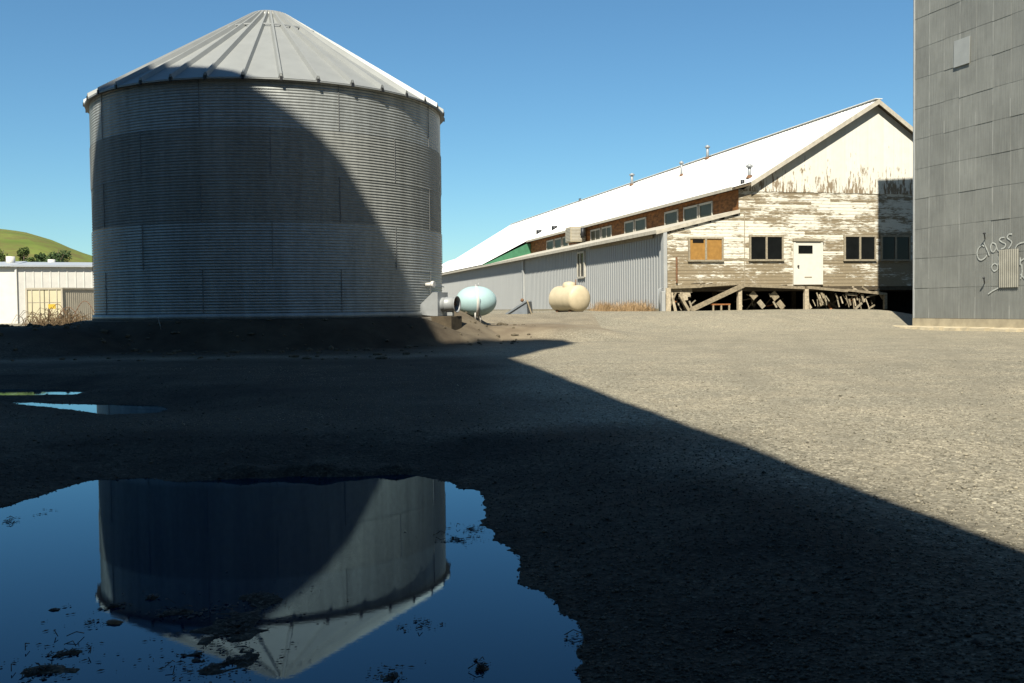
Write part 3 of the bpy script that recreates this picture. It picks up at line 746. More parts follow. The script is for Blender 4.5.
# inner body so no light leaks, and the floor
b = MB(); b.prism([W(EAVE_U + .05, .12, FLOOR + .2), W(10.45, .12, FLOOR + .2), W(10.45, .12, 5.4), W(RIDGE_U, .12, RIDGE_Z - .35), W(EAVE_U + .05, .12, 5.6)], WL * 64); b.build('inner_walls', M['black'], wh)
b = MB(); b.box(W((LEAN_U + 10.5) / 2 + .05, 32, FLOOR - .02), (10.5 - LEAN_U - .1, 64, .3), (WR, WL, Vector((0, 0, 1)))); b.build('floor', M['timber_dark'], wh)
# roof sheets with low ribs
b = MB(); RL = 66.0; s0 = -.30
def roofstrip(ua, za, ub, zb, sa, sb, step=.3, H=.018):
    n = int((sb - sa) / step)
    d = Vector((WR.x * (ub - ua), WR.y * (ub - ua), zb - za)).normalized(); nn = d.cross(WL).normalized()
    if nn.z < 0: nn = -nn
    for i in range(n):
        a = sa + (sb - sa) * i / n; c = sa + (sb - sa) * (i + 1) / n; r1 = c - .06; r2 = c - .04; r3 = c - .02
        for x, y, hx, hy in ((a, r1, 0, 0), (r1, r2, 0, H), (r2, r3, H, H), (r3, c, H, 0)):
            b.poly([W(ua, x, za) + nn * hx, W(ub, x, zb) + nn * hx, W(ub, y, zb) + nn * hy, W(ua, y, za) + nn * hy])
KU = -2.85
kz = RIDGE_Z + .06 - (RIDGE_U - KU) * SLL
roofstrip(RIDGE_U, RIDGE_Z + .06, KU, kz, s0, RL)
roofstrip(KU, kz, EAVE_U - .32, kz - .61 * .36, s0 + .25, RL)
roofstrip(RIDGE_U, RIDGE_Z + .06, 10.9, RIDGE_Z + .06 - (10.9 - RIDGE_U) * SLR, s0, RL)
roofstrip(EAVE_U - .32, kz - .22, LEAN_U - .36, 4.28, 33.9, RL)
rf = b.build('roof', M['roof_white'], wh)
b = MB(); b.prism([W(RIDGE_U, s0, RIDGE_Z + .02), W(KU, s0, kz - .04), W(EAVE_U - .3, s0, kz - .25), W(EAVE_U - .3, s0, kz - .33), W(KU, s0, kz - .14), W(RIDGE_U, s0, RIDGE_Z - .08),
                   W(10.8, s0, RIDGE_Z - .08 - (10.8 - RIDGE_U) * SLR), W(10.8, s0, RIDGE_Z + .02 - (10.8 - RIDGE_U) * SLR)], WL * (RL - s0 - .1)); b.build('soffit', M['soffit'], rf)
b = MB(); b.prism([W(RIDGE_U, s0 - .03, RIDGE_Z + .07), W(KU, s0 - .03, kz + .01), W(KU, s0 - .03, kz - .20), W(RIDGE_U, s0 - .03, RIDGE_Z - .15)], WL * .028)
b.prism([W(RIDGE_U, s0 - .03, RIDGE_Z + .07), W(RIDGE_U, s0 - .03, RIDGE_Z - .15), W(10.85, s0 - .03, RIDGE_Z - .15 - (10.85 - RIDGE_U) * SLR), W(10.85, s0 - .03, RIDGE_Z + .07 - (10.85 - RIDGE_U) * SLR)], WL * .028)
b.build('bargeboard', M['fascia'], rf)
b = MB(); b.bar(W(EAVE_U - .34, s0 + .25, kz - .26), W(EAVE_U - .34, 33.9, kz - .26), .03, .14); b.build('eave_fascia', M['fascia'], rf)
b = MB(); b.bar(W(RIDGE_U, s0 - .02, RIDGE_Z + .09), W(RIDGE_U, RL, RIDGE_Z + .09), .35, .03); b.build('ridge_cap', M['roof_white'], rf)
# clerestory band
b = MB(); b.poly([W(EAVE_U, 0, 4.8), W(EAVE_U, 36, 4.8), W(EAVE_U, 36, 6.0), W(EAVE_U, 0, 6.0)], [(0, 4.8), (36, 4.8), (36, 6), (0, 6)]); b.build('clerestory_wall', M['brown'], wh)
def side_win(x0, x1, y0, y1, bars=0):
    c = at_plane((x0 + x1) / 2, (y0 + y1) / 2, W(EAVE_U, 0, 0), WR); s_ = (c - WO).dot(WL); z = c.z
    sa = (at_plane(x1, y1, W(EAVE_U, 0, 0), WR) - WO).dot(WL); sb = (at_plane(x0, y0, W(EAVE_U, 0, 0), WR) - WO).dot(WL); wd = abs(sb - sa)
    za = 5.02; zb = 5.72
    f = MB(); t = .09; u = EAVE_U - .02
    for (s1, z1, ls, lz) in ((s_, za, wd, t), (s_, zb, wd, t), (s_ - wd / 2 + t / 2, (za + zb) / 2, t, zb - za), (s_ + wd / 2 - t / 2, (za + zb) / 2, t, zb - za)):
        f.box(W(u, s1, z1), (.06, ls, lz), (WR, WL, Vector((0, 0, 1))))
    for k in range(bars): f.box(W(u, s_ - wd / 2 + wd * (k + 1) / (bars + 1), (za + zb) / 2), (.06, t * .7, zb - za - t), (WR, WL, Vector((0, 0, 1))))
    o = f.build('clerestory_window', M['frame_white'], wh)
    g = MB(); g.box(W(EAVE_U - .01, s_, (za + zb) / 2), (.03, wd - t, zb - za - t), (WR, WL, Vector((0, 0, 1)))); g.build('pane', M['glass_olive'], o)
for a in ((699.5, 713, 203, 220), (684, 698.5, 206, 222), (665, 678.5, 211, 226), (635.5, 646.5, 219, 233), (625, 634.5, 221, 234), (602, 612, 226, 239, 1), (591, 601, 229, 241, 1), (563, 569, 235, 246), (555, 562, 238, 248), (547, 554, 240, 249)):
    side_win(*a)
# lean-to: roof edge, soffit, grey side wall
b = MB(); b.prism([W(EAVE_U, -.02, 5.04), W(LEAN_U - .36, -.02, 4.12), W(LEAN_U - .36, -.02, 4.20), W(EAVE_U, -.02, 5.12)], WL * 66); lr = b.build('lean_to_roof', M['fascia'], wh)
b = MB(); b.prism([W(EAVE_U + .02, -.10, 5.13), W(LEAN_U - .40, -.10, 4.19), W(LEAN_U - .40, -.10, 4.03), W(EAVE_U + .02, -.10, 4.97)], WL * .04); b.build('rake_fascia', M['fascia'], lr)
b = MB(); b.bar(W(LEAN_U - .39, -.05, 4.14), W(LEAN_U - .39, 66, 4.14), .03, .15); b.build('eave_fascia', M['fascia'], lr)
b = MB(); b.prism([W(EAVE_U, .02, 4.98), W(LEAN_U - .34, .02, 4.06), W(LEAN_U - .34, .02, 4.10), W(EAVE_U, .02, 5.02)], WL * 65.9); b.build('soffit', M['soffit'], lr)
b = MB(); sa = 4.5; b.box(W(LEAN_U - .10, 5.2, 4.03), (.05, 8.4, .16), (WR, WL, Vector((0, 0, 1)))); b.build('soffit_board', M['timber'], lr)
b = MB(); b.prism([W(EAVE_U - .02, 33.85, 5.05), W(LEAN_U - .36, 33.85, 4.22), W(EAVE_U - .30, 33.85, 5.86), W(EAVE_U - .02, 33.85, 5.86)], WL * .04); b.build('infill_panel', M['green'], lr)
b = MB()
for seg, (sa, sb, du) in enumerate(((.22, 23.0, 0.), (23.0, 64, -.06))):
    n = int((sb - sa) / .3); prof = []
    for i in range(n):
        a = sa + (sb - sa) * i / n; st_ = (sb - sa) / n
        prof += [(a, 0), (a + st_ * .70, 0), (a + st_ * .78, -.035), (a + st_ * .92, -.035)]
    prof.append((sb, 0))
    for (p0, d0), (p1, d1) in zip(prof, prof[1:]):
        b.poly([W(LEAN_U + du + d0, p0, .35), W(LEAN_U + du + d1, p1, .35), W(LEAN_U + du + d1, p1, 4.16), W(LEAN_U + du + d0, p0, 4.16)], [(p0, .35), (p1, .35), (p1, 4.16), (p0, 4.16)])
sw = b.build('side_wall', M['siding'], wh)
b = MB(); b.box(W(LEAN_U + .0, .06, 2.5), (.16, .30, 3.5), (WR, WL, Vector((0, 0, 1)))); b.build('corner_board', M['siding_pale'], sw)
b = MB(); b.box(W(LEAN_U - .075, 23.0, 2.4), (.12, .35, 3.5), (WR, WL, Vector((0, 0, 1)))); b.build('joint_trim', M['siding_pale'], sw)
b = MB(); b.box(W(LEAN_U - .04, 32, .80), (.10, 63, .22), (WR, WL, Vector((0, 0, 1)))); b.build('footing', M['concrete'], sw)
# tall narrow window in the grey wall
f = MB(); s_ = 11.1; z0, z1 = 2.58, 3.90; wd = 1.15; u = LEAN_U - .05
for (s1, zc, ls, lz) in ((s_, z0, wd, .10), (s_, z1, wd, .10), (s_ - wd / 2, (z0 + z1) / 2, .12, z1 - z0), (s_ + wd / 2, (z0 + z1) / 2, .12, z1 - z0), (s_ + .08, (z0 + z1) / 2, .08, z1 - z0)):
    f.box(W(u, s1, zc), (.10, ls, lz), (WR, WL, Vector((0, 0, 1))))
o = f.build('tall_window', M['frame_white'], wh)
g = MB(); g.box(W(LEAN_U - .045, s_, (z0 + z1) / 2), (.03, wd - .1, z1 - z0), (WR, WL, Vector((0, 0, 1)))); g.build('pane', M['glass_dark'], o)
# air conditioner box at the clerestory
c = at_plane(575.5, 235.5, W(EAVE_U - .55, 0, 0), WR); acs = (c - WO).dot(WL)
b = MB(); b.box(W(EAVE_U - .55, acs, 5.58), (1.0, 1.1, .95), (WR, WL, Vector((0, 0, 1))), .03); o = b.build('cooler_unit', M['beige'], wh)
b = MB()
for k in range(9): b.box(W(EAVE_U - .55, acs - .56, 5.22 + k * .09), (.9, .02, .045), (WR, WL, Vector((0, 0, 1))))
for k in range(9): b.box(W(EAVE_U - 1.06, acs, 5.22 + k * .09), (.02, 1.0, .045), (WR, WL, Vector((0, 0, 1))))
b.build('louvre', M['frame_white'], o)
b = MB(); b.tube([W(EAVE_U - .4, acs - 1.0, 5.35), W(EAVE_U - .4, acs - 1.0, 5.95)], .13, 12); b.tube([W(EAVE_U - .4, acs - 1.0, 5.6), W(EAVE_U - .4, acs - .6, 5.6)], .05, 8); b.build('duct', M['dark_metal'], o)
# roof pipes and vents
RN = Vector((0, 0, 1))
def roof_at(x, y):
    n = Vector((-SLL * WR.x, -SLL * WR.y, 1)).normalized(); return at_plane(x, y, W(RIDGE_U, 0, RIDGE_Z + .06), n)
for x, y, top, r_, hat in ((681.5, 176, 162, .07, 1), (707.5, 159, 146, .08, 1), (749.5, 178, 165, .08, 1), (742.5, 184.5, 181, .09, 0), (632, 185.5, 174, .10, 1), (580, 201.5, 198.5, .10, 0), (539, 233, 230, .22, 0), (554.5, 229, 226, .22, 0)):
    p = roof_at(x, y); q = EYE + ray(x, top) * ((p.y - EYE.y) / ray(x, top).y); L = max(.2, q.z - p.z)
    b = MB(); b.tube([p - RN * .1, p + RN * L], r_, 12); v = b.build('roof_pipe', M['fan_metal'] if hat else M['dark_metal'], rf)
    if hat:
        b = MB(); b.lathe(p + RN * (L - .12), [(r_ * 1.1, 0), (r_ * 1.9, .02), (r_ * 1.9, .10), (0, .2)], 14); b.build('pipe_cowl', M['fan_metal'], rf)
        b = MB(); b.lathe(p - RN * .02, [(r_ * 2.2, 0), (r_ * 1.1, .14)], 14); b.build('flashing', M['rust'], rf)
# gable windows and door
def gable_xy(x, y):
    c = at_plane(x, y, WO, WL); return (c - WO).dot(WR), c.z
def gable_win(x0, x1, y0, y1, pane, frame, mull, name='gable_window'):
    ua, zt = gable_xy(x0, y0); ub, zb = gable_xy(x1, y1); zc = (zt + zb) / 2; uc = (ua + ub) / 2; h = zt - zb; wd = ub - ua; t = .075
    f = MB()
    for (cu, cz, lu, lz, pr) in ((uc, zt, wd + .10, t, .04), (uc, zb - .01, wd + .12, t, .05), (ua, zc, t, h, .045), (ub, zc, t, h, .045)) + tuple((ua + wd * mm, zc, .085, h - t, .04) for mm in mull):
        f.box(W(cu, -.03 - pr / 2, cz), (lu, .03 + pr, lz), (WR, WL, Vector((0, 0, 1))))
    o = f.build(name, frame, wh)
    edges = [0.] + list(mull) + [1.]
    for m0, m1 in zip(edges, edges[1:]):
        g = MB(); g.box(W(ua + wd * (m0 + m1) / 2, -.034, zc), (wd * (m1 - m0) - .06, .03, h - .06), (WR, WL, Vector((0, 0, 1)))); g.build('pane', pane, o)
    return o, ua, ub, zt, zb
o, ua, ub, zt, zb = gable_win(688.5, 722, 238, 260.5, M['plywood'], M['frame_wood'], (.5,)); o['label'] = 'window boarded with amber sheets'
b = MB(); b.box(W(ua + .42, -.056, zt - .13), (.5, .012, .15), (WR, WL, Vector((0, 0, 1)))); b.build('gap', M['black'], o)
gable_win(749.5, 782, 236, 260, M['glass_dark'], M['frame_wood'], (.5,))
gable_win(844, 874.5, 236, 260, M['glass_dark'], M['frame_wood'], (.5,))
gable_win(881, 909, 236, 260, M['glass_dark'], M['frame_wood'], (.5,))
ua, zt = gable_xy(794.5, 242); ub, zb = gable_xy(820, 284.5)
b = MB(); b.box(W((ua + ub) / 2, -.05, (zt + zb) / 2), (ub - ua, .05, zt - zb), (WR, WL, Vector((0, 0, 1)))); dr = b.build('door', M['door'], wh)
b = MB()
for cu, cz, lu, lz in ((ua - .04, (zt + zb) / 2, .1, zt - zb), (ub + .04, (zt + zb) / 2, .1, zt - zb)): b.box(W(cu, -.055, cz), (lu, .09, lz), (WR, WL, Vector((0, 0, 1))))
b.build('door_frame', M['door'], dr)
b = MB(); b.box(W((ua + ub) / 2, -.07, zt + .08), (ub - ua + .22, .13, .11), (WR, WL, Vector((0, 0, 1)))); b.build('lintel', M['frame_wood'], dr)
b = MB(); x0, z0 = gable_xy(797.5, 245.5); x1, z1 = gable_xy(811.5, 253.5); b.box(W((x0 + x1) / 2, -.082, (z0 + z1) / 2), (x1 - x0, .02, z0 - z1), (WR, WL, Vector((0, 0, 1)))); b.build('pane', M['glass_dark'], dr)
b = MB(); b.lathe(W(ua + .12, -.075, (zt + zb) / 2 - .12), [(.02, 0), (.045, .03), (.04, .07), (0, .09)], 12, (WR, Vector((0, 0, 1)), -WL)); b.build('knob', M['dark_metal'], dr)
b = MB(); b.box(W((ua + ub) / 2, -.078, zb + .32), (.36, .008, .05), (WR, WL, Vector((0, 0, 1)))); b.build('scuff_plate', M['frame_wood'], dr)
# thin drop pipes on the face
b = MB(); u0, z0 = gable_xy(676, 257); _, z1 = gable_xy(676, 283); b.bar(W(u0, -.06, z1), W(u0, -.06, z0), .07); b.build('pipe', M['rust'], wh)
b = MB(); u0, z0 = gable_xy(744, 218); b.bar(W(u0, -.045, FLOOR), W(u0, -.045, 5.0), .03); b.build('conduit', M['frame_wood'], wh)
# broken sill beam, posts, brace
b = MB()
for x0, y0, x1, y1 in ((667, 287.5, 700, 286.5), (700, 286, 738, 283.5), (742, 285.5, 803, 288), (806, 287.5, 846, 291), (846, 290, 884, 294)):
    p, q = gable_xy(x0, y0), gable_xy(x1, y1); b.bar(W(p[0], -.10, p[1]), W(q[0], -.10, q[1]), .12, .11)
b.build('sill_beam', M['timber'], wh)
for x, y0, y1, wd in ((738.5, 287, 312, .17), (805, 289, 312, .17), (667, 288, 312, .2), (884, 293, 309, .13)):
    p, q = gable_xy(x, y0), gable_xy(x, y1); b = MB(); b.bar(W(p[0], -.08, p[1]), W(q[0], -.08, q[1]), wd); b.build('post', M['timber_pale'] if x < 880 else M['timber'], wh)
for u in (-5.2, -3.2, -1.2, .8, 2.8, 5, 8):
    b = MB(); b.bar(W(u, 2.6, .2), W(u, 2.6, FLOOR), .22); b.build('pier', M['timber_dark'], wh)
b = MB(); b.box(W(2, 5.0, 1.0), (17, .1, 1.8), (WR, WL, Vector((0, 0, 1)))); b.build('crawlspace_dark', M['black'], wh)  # black sheet standing for the shade under the floor
# splintered skirting boards
b = MB()
def skirt(x0, y0, x1, y1, wd, s_=-.02):
    p, q = gable_xy(x0, y0), gable_xy(x1, y1); b = MB(); b.bar(W(p[0], s_, p[1]), W(q[0], s_ + random.uniform(-.03, .03), q[1]), wd, .025, WL); b.build('broken_board', random.choice((M['timber'], M['timber'], M['timber_pale'], M['frame_wood'])), wh)
for a in ((668, 290, 692, 289.5, .26), (680, 294, 690, 292.5, .34), (682, 298, 687, 297, .25), (669, 293, 674, 291, .2)): skirt(*a)
for a in ((671, 291, 675, 311, .10), (676, 292, 670, 306, .07), (679, 296, 687, 311, .10), (673, 300, 676, 312, .09), (683, 290, 679, 299, .08), (689, 301, 691, 307, .08)): skirt(*a)
for i in range(30):
    x = random.uniform(808, 868); y0 = random.uniform(292, 300); L = random.uniform(5, 12); skirt(x, y0, x + random.uniform(1, 4), min(y0 + L, 310), random.choice((.03, .045, .06, .09)), random.uniform(-.05, .12))
for a in ((845, 294, 857, 295, .09), (852, 287, 860, 293, .10), (862, 287, 868, 291, .08), (872, 293, 879, 289, .08), (878, 291, 883, 299, .10), (866, 297, 878, 294, .07), (855, 309, 862, 303, .10), (868, 309, 874, 305, .07)): skirt(*a)
for a in ((752.5, 292.5, 757, 298, .28), (773.5, 292.5, 778, 299, .30), (760, 301, 765, 307.5, .22), (774.5, 301.5, 778, 307.5, .08), (779.5, 301.5, 784.5, 308, .26), (770.5, 293.5, 772, 297, .05), (808, 302, 812, 309, .2), (740, 301, 743, 307, .12)): skirt(*a, .12)
b = MB()
for i in range(16):
    x = random.choice((random.uniform(752, 800), random.uniform(822, 880), random.uniform(668, 740))); p = gable_xy(x, 286.5 + (x - 740) * .025); L = random.uniform(.1, .5)
    b = MB(); b.bar(W(p[0], -.13, p[1] + .05), W(p[0] + L, -.14, p[1] + random.uniform(.02, .14)), .03, .04); b.build('splinter', M['timber_dark'], wh)

for i in range(38):     # the tangle of fallen boards behind the front edge
    x = random.choice((random.uniform(672, 700), random.uniform(744, 802), random.uniform(808, 880))); y0 = random.uniform(291, 303); p = gable_xy(x, y0); q = gable_xy(x + random.gauss(0, 8), min(311, y0 + random.uniform(3, 14)))
    s_ = random.uniform(.15, .9); b = MB(); b.bar(W(p[0], s_, p[1] - .03), W(q[0], s_ + random.uniform(-.25, .25), max(q[1], .72)), random.choice((.03, .05, .05, .10)), .03, WL); b.build('fallen_board', random.choice((M['timber_dark'], M['timber_dark'], M['frame_wood'], M['timber'], M['red_wood'])), wh)

# things leaning or standing at the front of the building
def plank(p, q, wd, th, label):
    b = MB(); b.bar(p, q, wd, th, WL); tag(b.build('plank', M['timber']), label, 'plank', 'planks leaning under the warehouse')
p, q = gable_xy(687, 311.5), gable_xy(742, 285); plank(W(p[0], -.34, ground_z(*W(p[0], -.34, 0)[:2]) + .03), W(q[0], -.19, q[1]), .20, .06, 'long grey timber plank leaning diagonally under the boarded window')
p, q = gable_xy(686, 311), gable_xy(678, 294); plank(W(p[0], -.32, ground_z(*W(p[0], -.32, 0)[:2])), W(q[0], -.14, q[1]), .12, .04, 'short plank leaning back at the left corner of the warehouse')
ua, zt = gable_xy(709, 304.5); ub, zb = gable_xy(727, 312)
gz = ground_z(*W((ua + ub) / 2, -.25, 0)[:2])
t = thing('wooden_bench', 'low red-brown wooden bench frame standing beneath the long plank', 'bench', W((ua + ub) / 2, -.25, gz))
b = MB(); b.box(W((ua + ub) / 2, -.22, zt), (ub - ua, .24, .06), (WR, WL, Vector((0, 0, 1)))); b.build('top', M['red_wood'], t)
for f_ in (.06, .5, .94):
    b = MB(); b.bar(W(ua + (ub - ua) * f_, -.30, gz - .02), W(ua + (ub - ua) * f_, -.30, zt - .03), .07); b.build('leg', M['timber'], t)
p = W(LEAN_U - .12, -.08, 0); gz = ground_z(p.x, p.y)
t = thing('utility_pedestal', 'pale metal utility pedestal with pipe at the grey wall corner', 'utility box', (p.x, p.y, gz))
b = MB(); b.box((p.x, p.y, gz + .42), (.16, .22, .86), (WR, WL, Vector((0, 0, 1))), .02); b.build('cabinet', M['siding_pale'], t)
b = MB(); b.tube([p + Vector((-.16, -.02, gz)), p + Vector((-.16, -.02, gz + .95)), p + Vector((0, -.02, gz + .98))], .03, 8); b.build('pipe', M['fan_metal'], t)

# ------------------------------------------------------------------ tall elevator on the right
ED = Vector((.292, -.9564, 0)).normalized(); EN = Vector((-ED.y, ED.x, 0)).normalized()   # along the wall, and into the building
if EN.x < 0: EN = -EN
P0 = at_depth(914.3, 320, 34.5); P0.z = 0
el = thing('grain_elevator', 'tall grain elevator clad in weathered grey steel sheets with white graffiti', 'elevator', (P0.x, P0.y, .2))
EZB, EROW, ECOL, ETOP, ELEN = .503, 1.018, .71, 18.2, 17.0
def E(s_, n, z): return P0 + ED * s_ + EN * n + Vector((0, 0, z))
b = MB(); b.prism([E(.02, .03, .3), E(ELEN, .03, .3), E(ELEN, 11, .3), E(.02, 11, .3)], (0, 0, ETOP - .3)); b.build('core', M['black'], el)
b = MB(); nrow = int((ETOP - EZB) / EROW) + 1; ncol = int(ELEN / ECOL) + 1
for i in range(nrow):
    z0 = EZB + i * EROW; z1 = min(z0 + EROW + .05, ETOP + .02)
    for j in range(ncol):
        s0_ = j * ECOL; s1_ = min(s0_ + ECOL + .03, ELEN)
        bo = -.011 - random.random() ** 4 * .011; dz = random.uniform(-.010, .010) - (.02 if random.random() < .06 else 0); bo2 = bo + random.uniform(-.003, .003)
        if i == 0: dz = 0
        lo = -.004 * (j % 2)
        b.poly([E(s0_, bo + lo, z0 + dz), E(s1_, bo2 + lo, z0 + dz * .5), E(s1_, -.006 + lo, z1), E(s0_, -.006 + lo, z1)], [(s0_ + .001, z0 + .01), (s0_ + ECOL - .001, z0 + .01), (s0_ + ECOL - .001, z0 + EROW - .01), (s0_ + .001, z0 + EROW - .01)])
        b.poly([E(s0_, .02, z0 + dz), E(s1_, .02, z0 + dz), E(s1_, bo2 + lo, z0 + dz * .5), E(s0_, bo + lo, z0 + dz)], [(s0_ + .3, z0 + .02)] * 4)
cl = b.build('steel_cladding', M['cladding'], el)
b = MB()
for (a, d, n_) in ((E(.0, -.01, EZB), EN * 11, -ED), (E(ELEN, -.01, EZB), EN * 11, ED), (E(0, 11.02, EZB), ED * ELEN, EN)):
    L = d.length; q = d / L
    b.poly([a + n_ * .01, a + d + n_ * .01, a + d + n_ * .01 + Vector((0, 0, ETOP - EZB)), a + n_ * .01 + Vector((0, 0, ETOP - EZB))], [(0, .5), (L, .5), (L, ETOP), (0, ETOP)])
b.build('end_cladding', M['cladding'], el)
b = MB(); b.bar(E(-.015, -.02, EZB), E(-.015, -.02, ETOP), .05); b.build('corner_flashing', M['fan_metal'], el)
b = MB(); b.prism([E(-.04, -.06, ETOP), E(-.04, 11.06, ETOP), E(-.04, 11.06, ETOP + .12), E(-.04, -.06, ETOP + .12)], ED * (ELEN + .08)); b.build('roof', M['cladding'], el)
b = MB(); b.prism([E(-.03, -.05, .0), E(ELEN, -.05, .0), E(ELEN, 11.05, .0), E(-.03, 11.05, .0)], (0, 0, EZB - .01)); b.build('concrete_base', M['concrete_pale'], el)
b = MB()
n = 40
for i in range(n):
    a = -2.6 + 12 * i / n; c = -2.6 + 12 * (i + 1) / n; w0 = .35 + .12 * math.sin(i * 1.7) + .06 * random.random()
    b.mesh([E(a, -.02, .0), E(c, -.02, .0), E(c, -w0, .0), E(a, -w0, .0), E(a, -.02, .24), E(c, -.02, .24), E(c, -w0 + .06, .20 + random.uniform(-.02, .02)), E(a, -w0 + .06, .20)], [(4, 5, 6, 7), (7, 6, 2, 3), (0, 4, 7, 3), (1, 2, 6, 5)])
b.build('apron', M['concrete_pale'], el)
# a lighter unweathered sheet, and a newer corrugated patch
def wall_s(x, y):
    c = at_plane(x, y, P0, EN); return (c - P0).dot(ED), c.z
s0_, z0 = wall_s(955, 68); s1_, z1 = wall_s(971, 32.5)
b = MB(); b.prism([E(s0_, -.05, z0), E(s1_, -.055, z0), E(s1_, -.03, z1 - .1), E(s0_, -.03, z1 - .1)], EN * -.012); b.build('pale_sheet', M['patch_light'], el)
s0_, zt = wall_s(1000, 250); s1_, zb = wall_s(1019.5, 287)
b = MB(); n = int(round((s1_ - s0_) / .075)); 
for i in range(n):
    a = s0_ + (s1_ - s0_) * i / n; st_ = (s1_ - s0_) / n
    for k in range(6):
        x0 = a + st_ * k / 6; x1 = a + st_ * (k + 1) / 6; d0 = -.058 + .013 * math.cos(2 * math.pi * k / 6); d1 = -.058 + .013 * math.cos(2 * math.pi * (k + 1) / 6)
        b.poly([E(x0, d0, zb), E(x1, d1, zb), E(x1, d1, zt), E(x0, d0, zt)], smooth=True)
b.build('corrugated_patch', M['patch_corr'], el)
# hand sprayed writing: Class / of ...
b = MB()
def stroke(pts, wd=.042):
    P = []
    for i in range(len(pts) - 1):       # smooth with a Catmull-Rom curve
        p0 = pts[max(i - 1, 0)]; p1 = pts[i]; p2 = pts[i + 1]; p3 = pts[min(i + 2, len(pts) - 1)]
        for k in range(5):
            t = k / 5
            P.append(tuple(.5 * ((2 * p1[q]) + (-p0[q] + p2[q]) * t + (2 * p0[q] - 5 * p1[q] + 4 * p2[q] - p3[q]) * t * t + (-p0[q] + 3 * p1[q] - 3 * p2[q] + p3[q]) * t ** 3) for q in (0, 1)))
    P.append(pts[-1]); Q = [wall_s(*p) for p in P]
    for i in range(len(Q) - 1):
        (a, za), (c, zc) = Q[i], Q[i + 1]; L = math.hypot(c - a, zc - za) + 1e-6; nx, nz = -(zc - za) / L * wd / 2, (c - a) / L * wd / 2
        ex, ez = (c - a) / L * wd * .25, (zc - za) / L * wd * .25; off = -.030
        b.poly([E(a - ex + nx, off, za - ez + nz), E(a - ex - nx, off, za - ez - nz), E(c + ex - nx, off - .0005 * (i % 3), zc + ez - nz), E(c + ex + nx, off - .0005 * (i % 3), zc + ez + nz)])
Z = lambda pts: [(964 + x / 8.533, 220 + y / 8.533) for x, y in pts]
stroke(Z([(178, 225), (160, 215), (132, 240), (118, 280), (128, 325), (155, 340), (190, 318), (198, 300)]))         # C
stroke(Z([(175, 190), (200, 245), (222, 300)]))                                                                   # l
stroke(Z([(275, 205), (250, 195), (235, 225), (240, 262), (262, 270), (282, 235), (278, 205)])); stroke(Z([(278, 205), (290, 250), (310, 268)]))   # a
stroke(Z([(352, 148), (322, 152), (310, 172), (335, 190), (362, 205), (352, 235), (325, 245)]))                   # s
stroke(Z([(415, 120), (390, 122), (375, 150), (402, 172), (415, 190), (402, 222), (388, 240)]))                   # s
stroke(Z([(270, 370), (248, 385), (246, 415), (265, 435), (290, 420), (292, 385), (270, 370)])); stroke(Z([(300, 310), (302, 350), (298, 385)]))  # o f
stroke(Z([(445, 240), (462, 212), (495, 195), (530, 190), (560, 200)]))
stroke(Z([(215, 630), (250, 605), (298, 580)]))
stroke(Z([(488, 320), (486, 380), (492, 350), (520, 330)])); stroke(Z([(500, 380), (502, 450), (490, 500)])); stroke(Z([(490, 465), (515, 490), (540, 520)]))
b.build('graffiti', M['chalk'], el)
for x0, y0, x1, y1 in ((985.5, 239, 988.5, 233.5), (985, 283, 988, 278)):
    (a, za), (c, zc) = wall_s(x0, y0), wall_s(x1, y1); b = MB(); b.bar(E(a, -.02, za), E(c, -.16, zc), .03); b.lathe(E(c, -.16, zc), [(0, -.05), (.05, 0), (0, .05)], 8); b.build('wall_hook', M['dark_metal'], el)

# ------------------------------------------------------------------ the elevator behind the camera that throws the long shadow
LH = Vector((LDIR.x, LDIR.y, 0)).normalized()
PROFILE = [(-60, 0), (-60, 35.2), (-18.4, 35.2), (-18.1, 36.9), (-17.74, 37.6), (-17.37, 38.02), (-17.04, 38.39), (-16.76, 38.95), (-16.09, 39.75), (-15.13, 38.84), (-14.03, 38.1), (-13.03, 37.5), (-12.5, 36.95), (-11.71, 36.57), (-11.22, 36.36), (-10.77, 36.1),
           (-10.33, 35.55), (-9.98, 35.17), (-9.72, 34.8), (-9.48, 35.02), (-8.21, 36.31), (-7.22, 36.8), (-6.15, 35.56), (-5.55, 33.2), (-5.48, 30.2), (-5.48, 24.85), (-2.06, 14.71), (-.79, 10.88), (-.07, 8.72), (2.84, 0)]
ce = thing('grain_elevator', 'tall dark elevator block standing behind the viewer, throwing the yard shadow', 'elevator', (-8, -6, 0))
def ground_hit(x, y):
    d = ray(x, y); a = np.linspace(2, 60, 6000); X = EYE.x + d.x / d.y * a; Z = EYE.z + d.z / d.y * a
    k = np.argmax(terrain(X, a)[0] >= Z); return Vector((X[k], a[k], Z[k]))
def back(P): L_ = (P.y + 4) / LDIR.y; q = P - LDIR * L_; return (q.x, q.z)
GPX = [(441, 342), (470, 341), (500, 340), (540, 339), (566, 340), (577, 342.5), (560, 347), (535, 352.5), (508, 358), (640, 407), (800, 467), (1024, 551)]
GP = [back(ground_hit(*p)) for p in GPX]
pr = [q for q in PROFILE if q[0] < -9.6]
for q in GP:
    x = q[0] if not pr or q[0] > pr[-1][0] + .012 else pr[-1][0] + .012
    pr.append((x, q[1]))
(xa, za), (xb, zb) = pr[-2], pr[-1]
PROFILE = pr + [(xb + (xb - xa) / (za - zb) * zb, 0)]
XT = [q for q in PROFILE if q[0] > -9][5][0]
def caster(name, lo, hi):
    pts = [p for p in PROFILE if lo <= p[0] <= hi]
    poly = [(pts[0][0], 0)] * (pts[0][1] > 0) + pts + [(pts[-1][0], 0)] * (pts[-1][1] > 0)
    b = MB(); b.prism([Vector((x, -4, max(z, .02))) for x, z in poly], LH * -6.0); b.build(name, M['cladding'], ce)
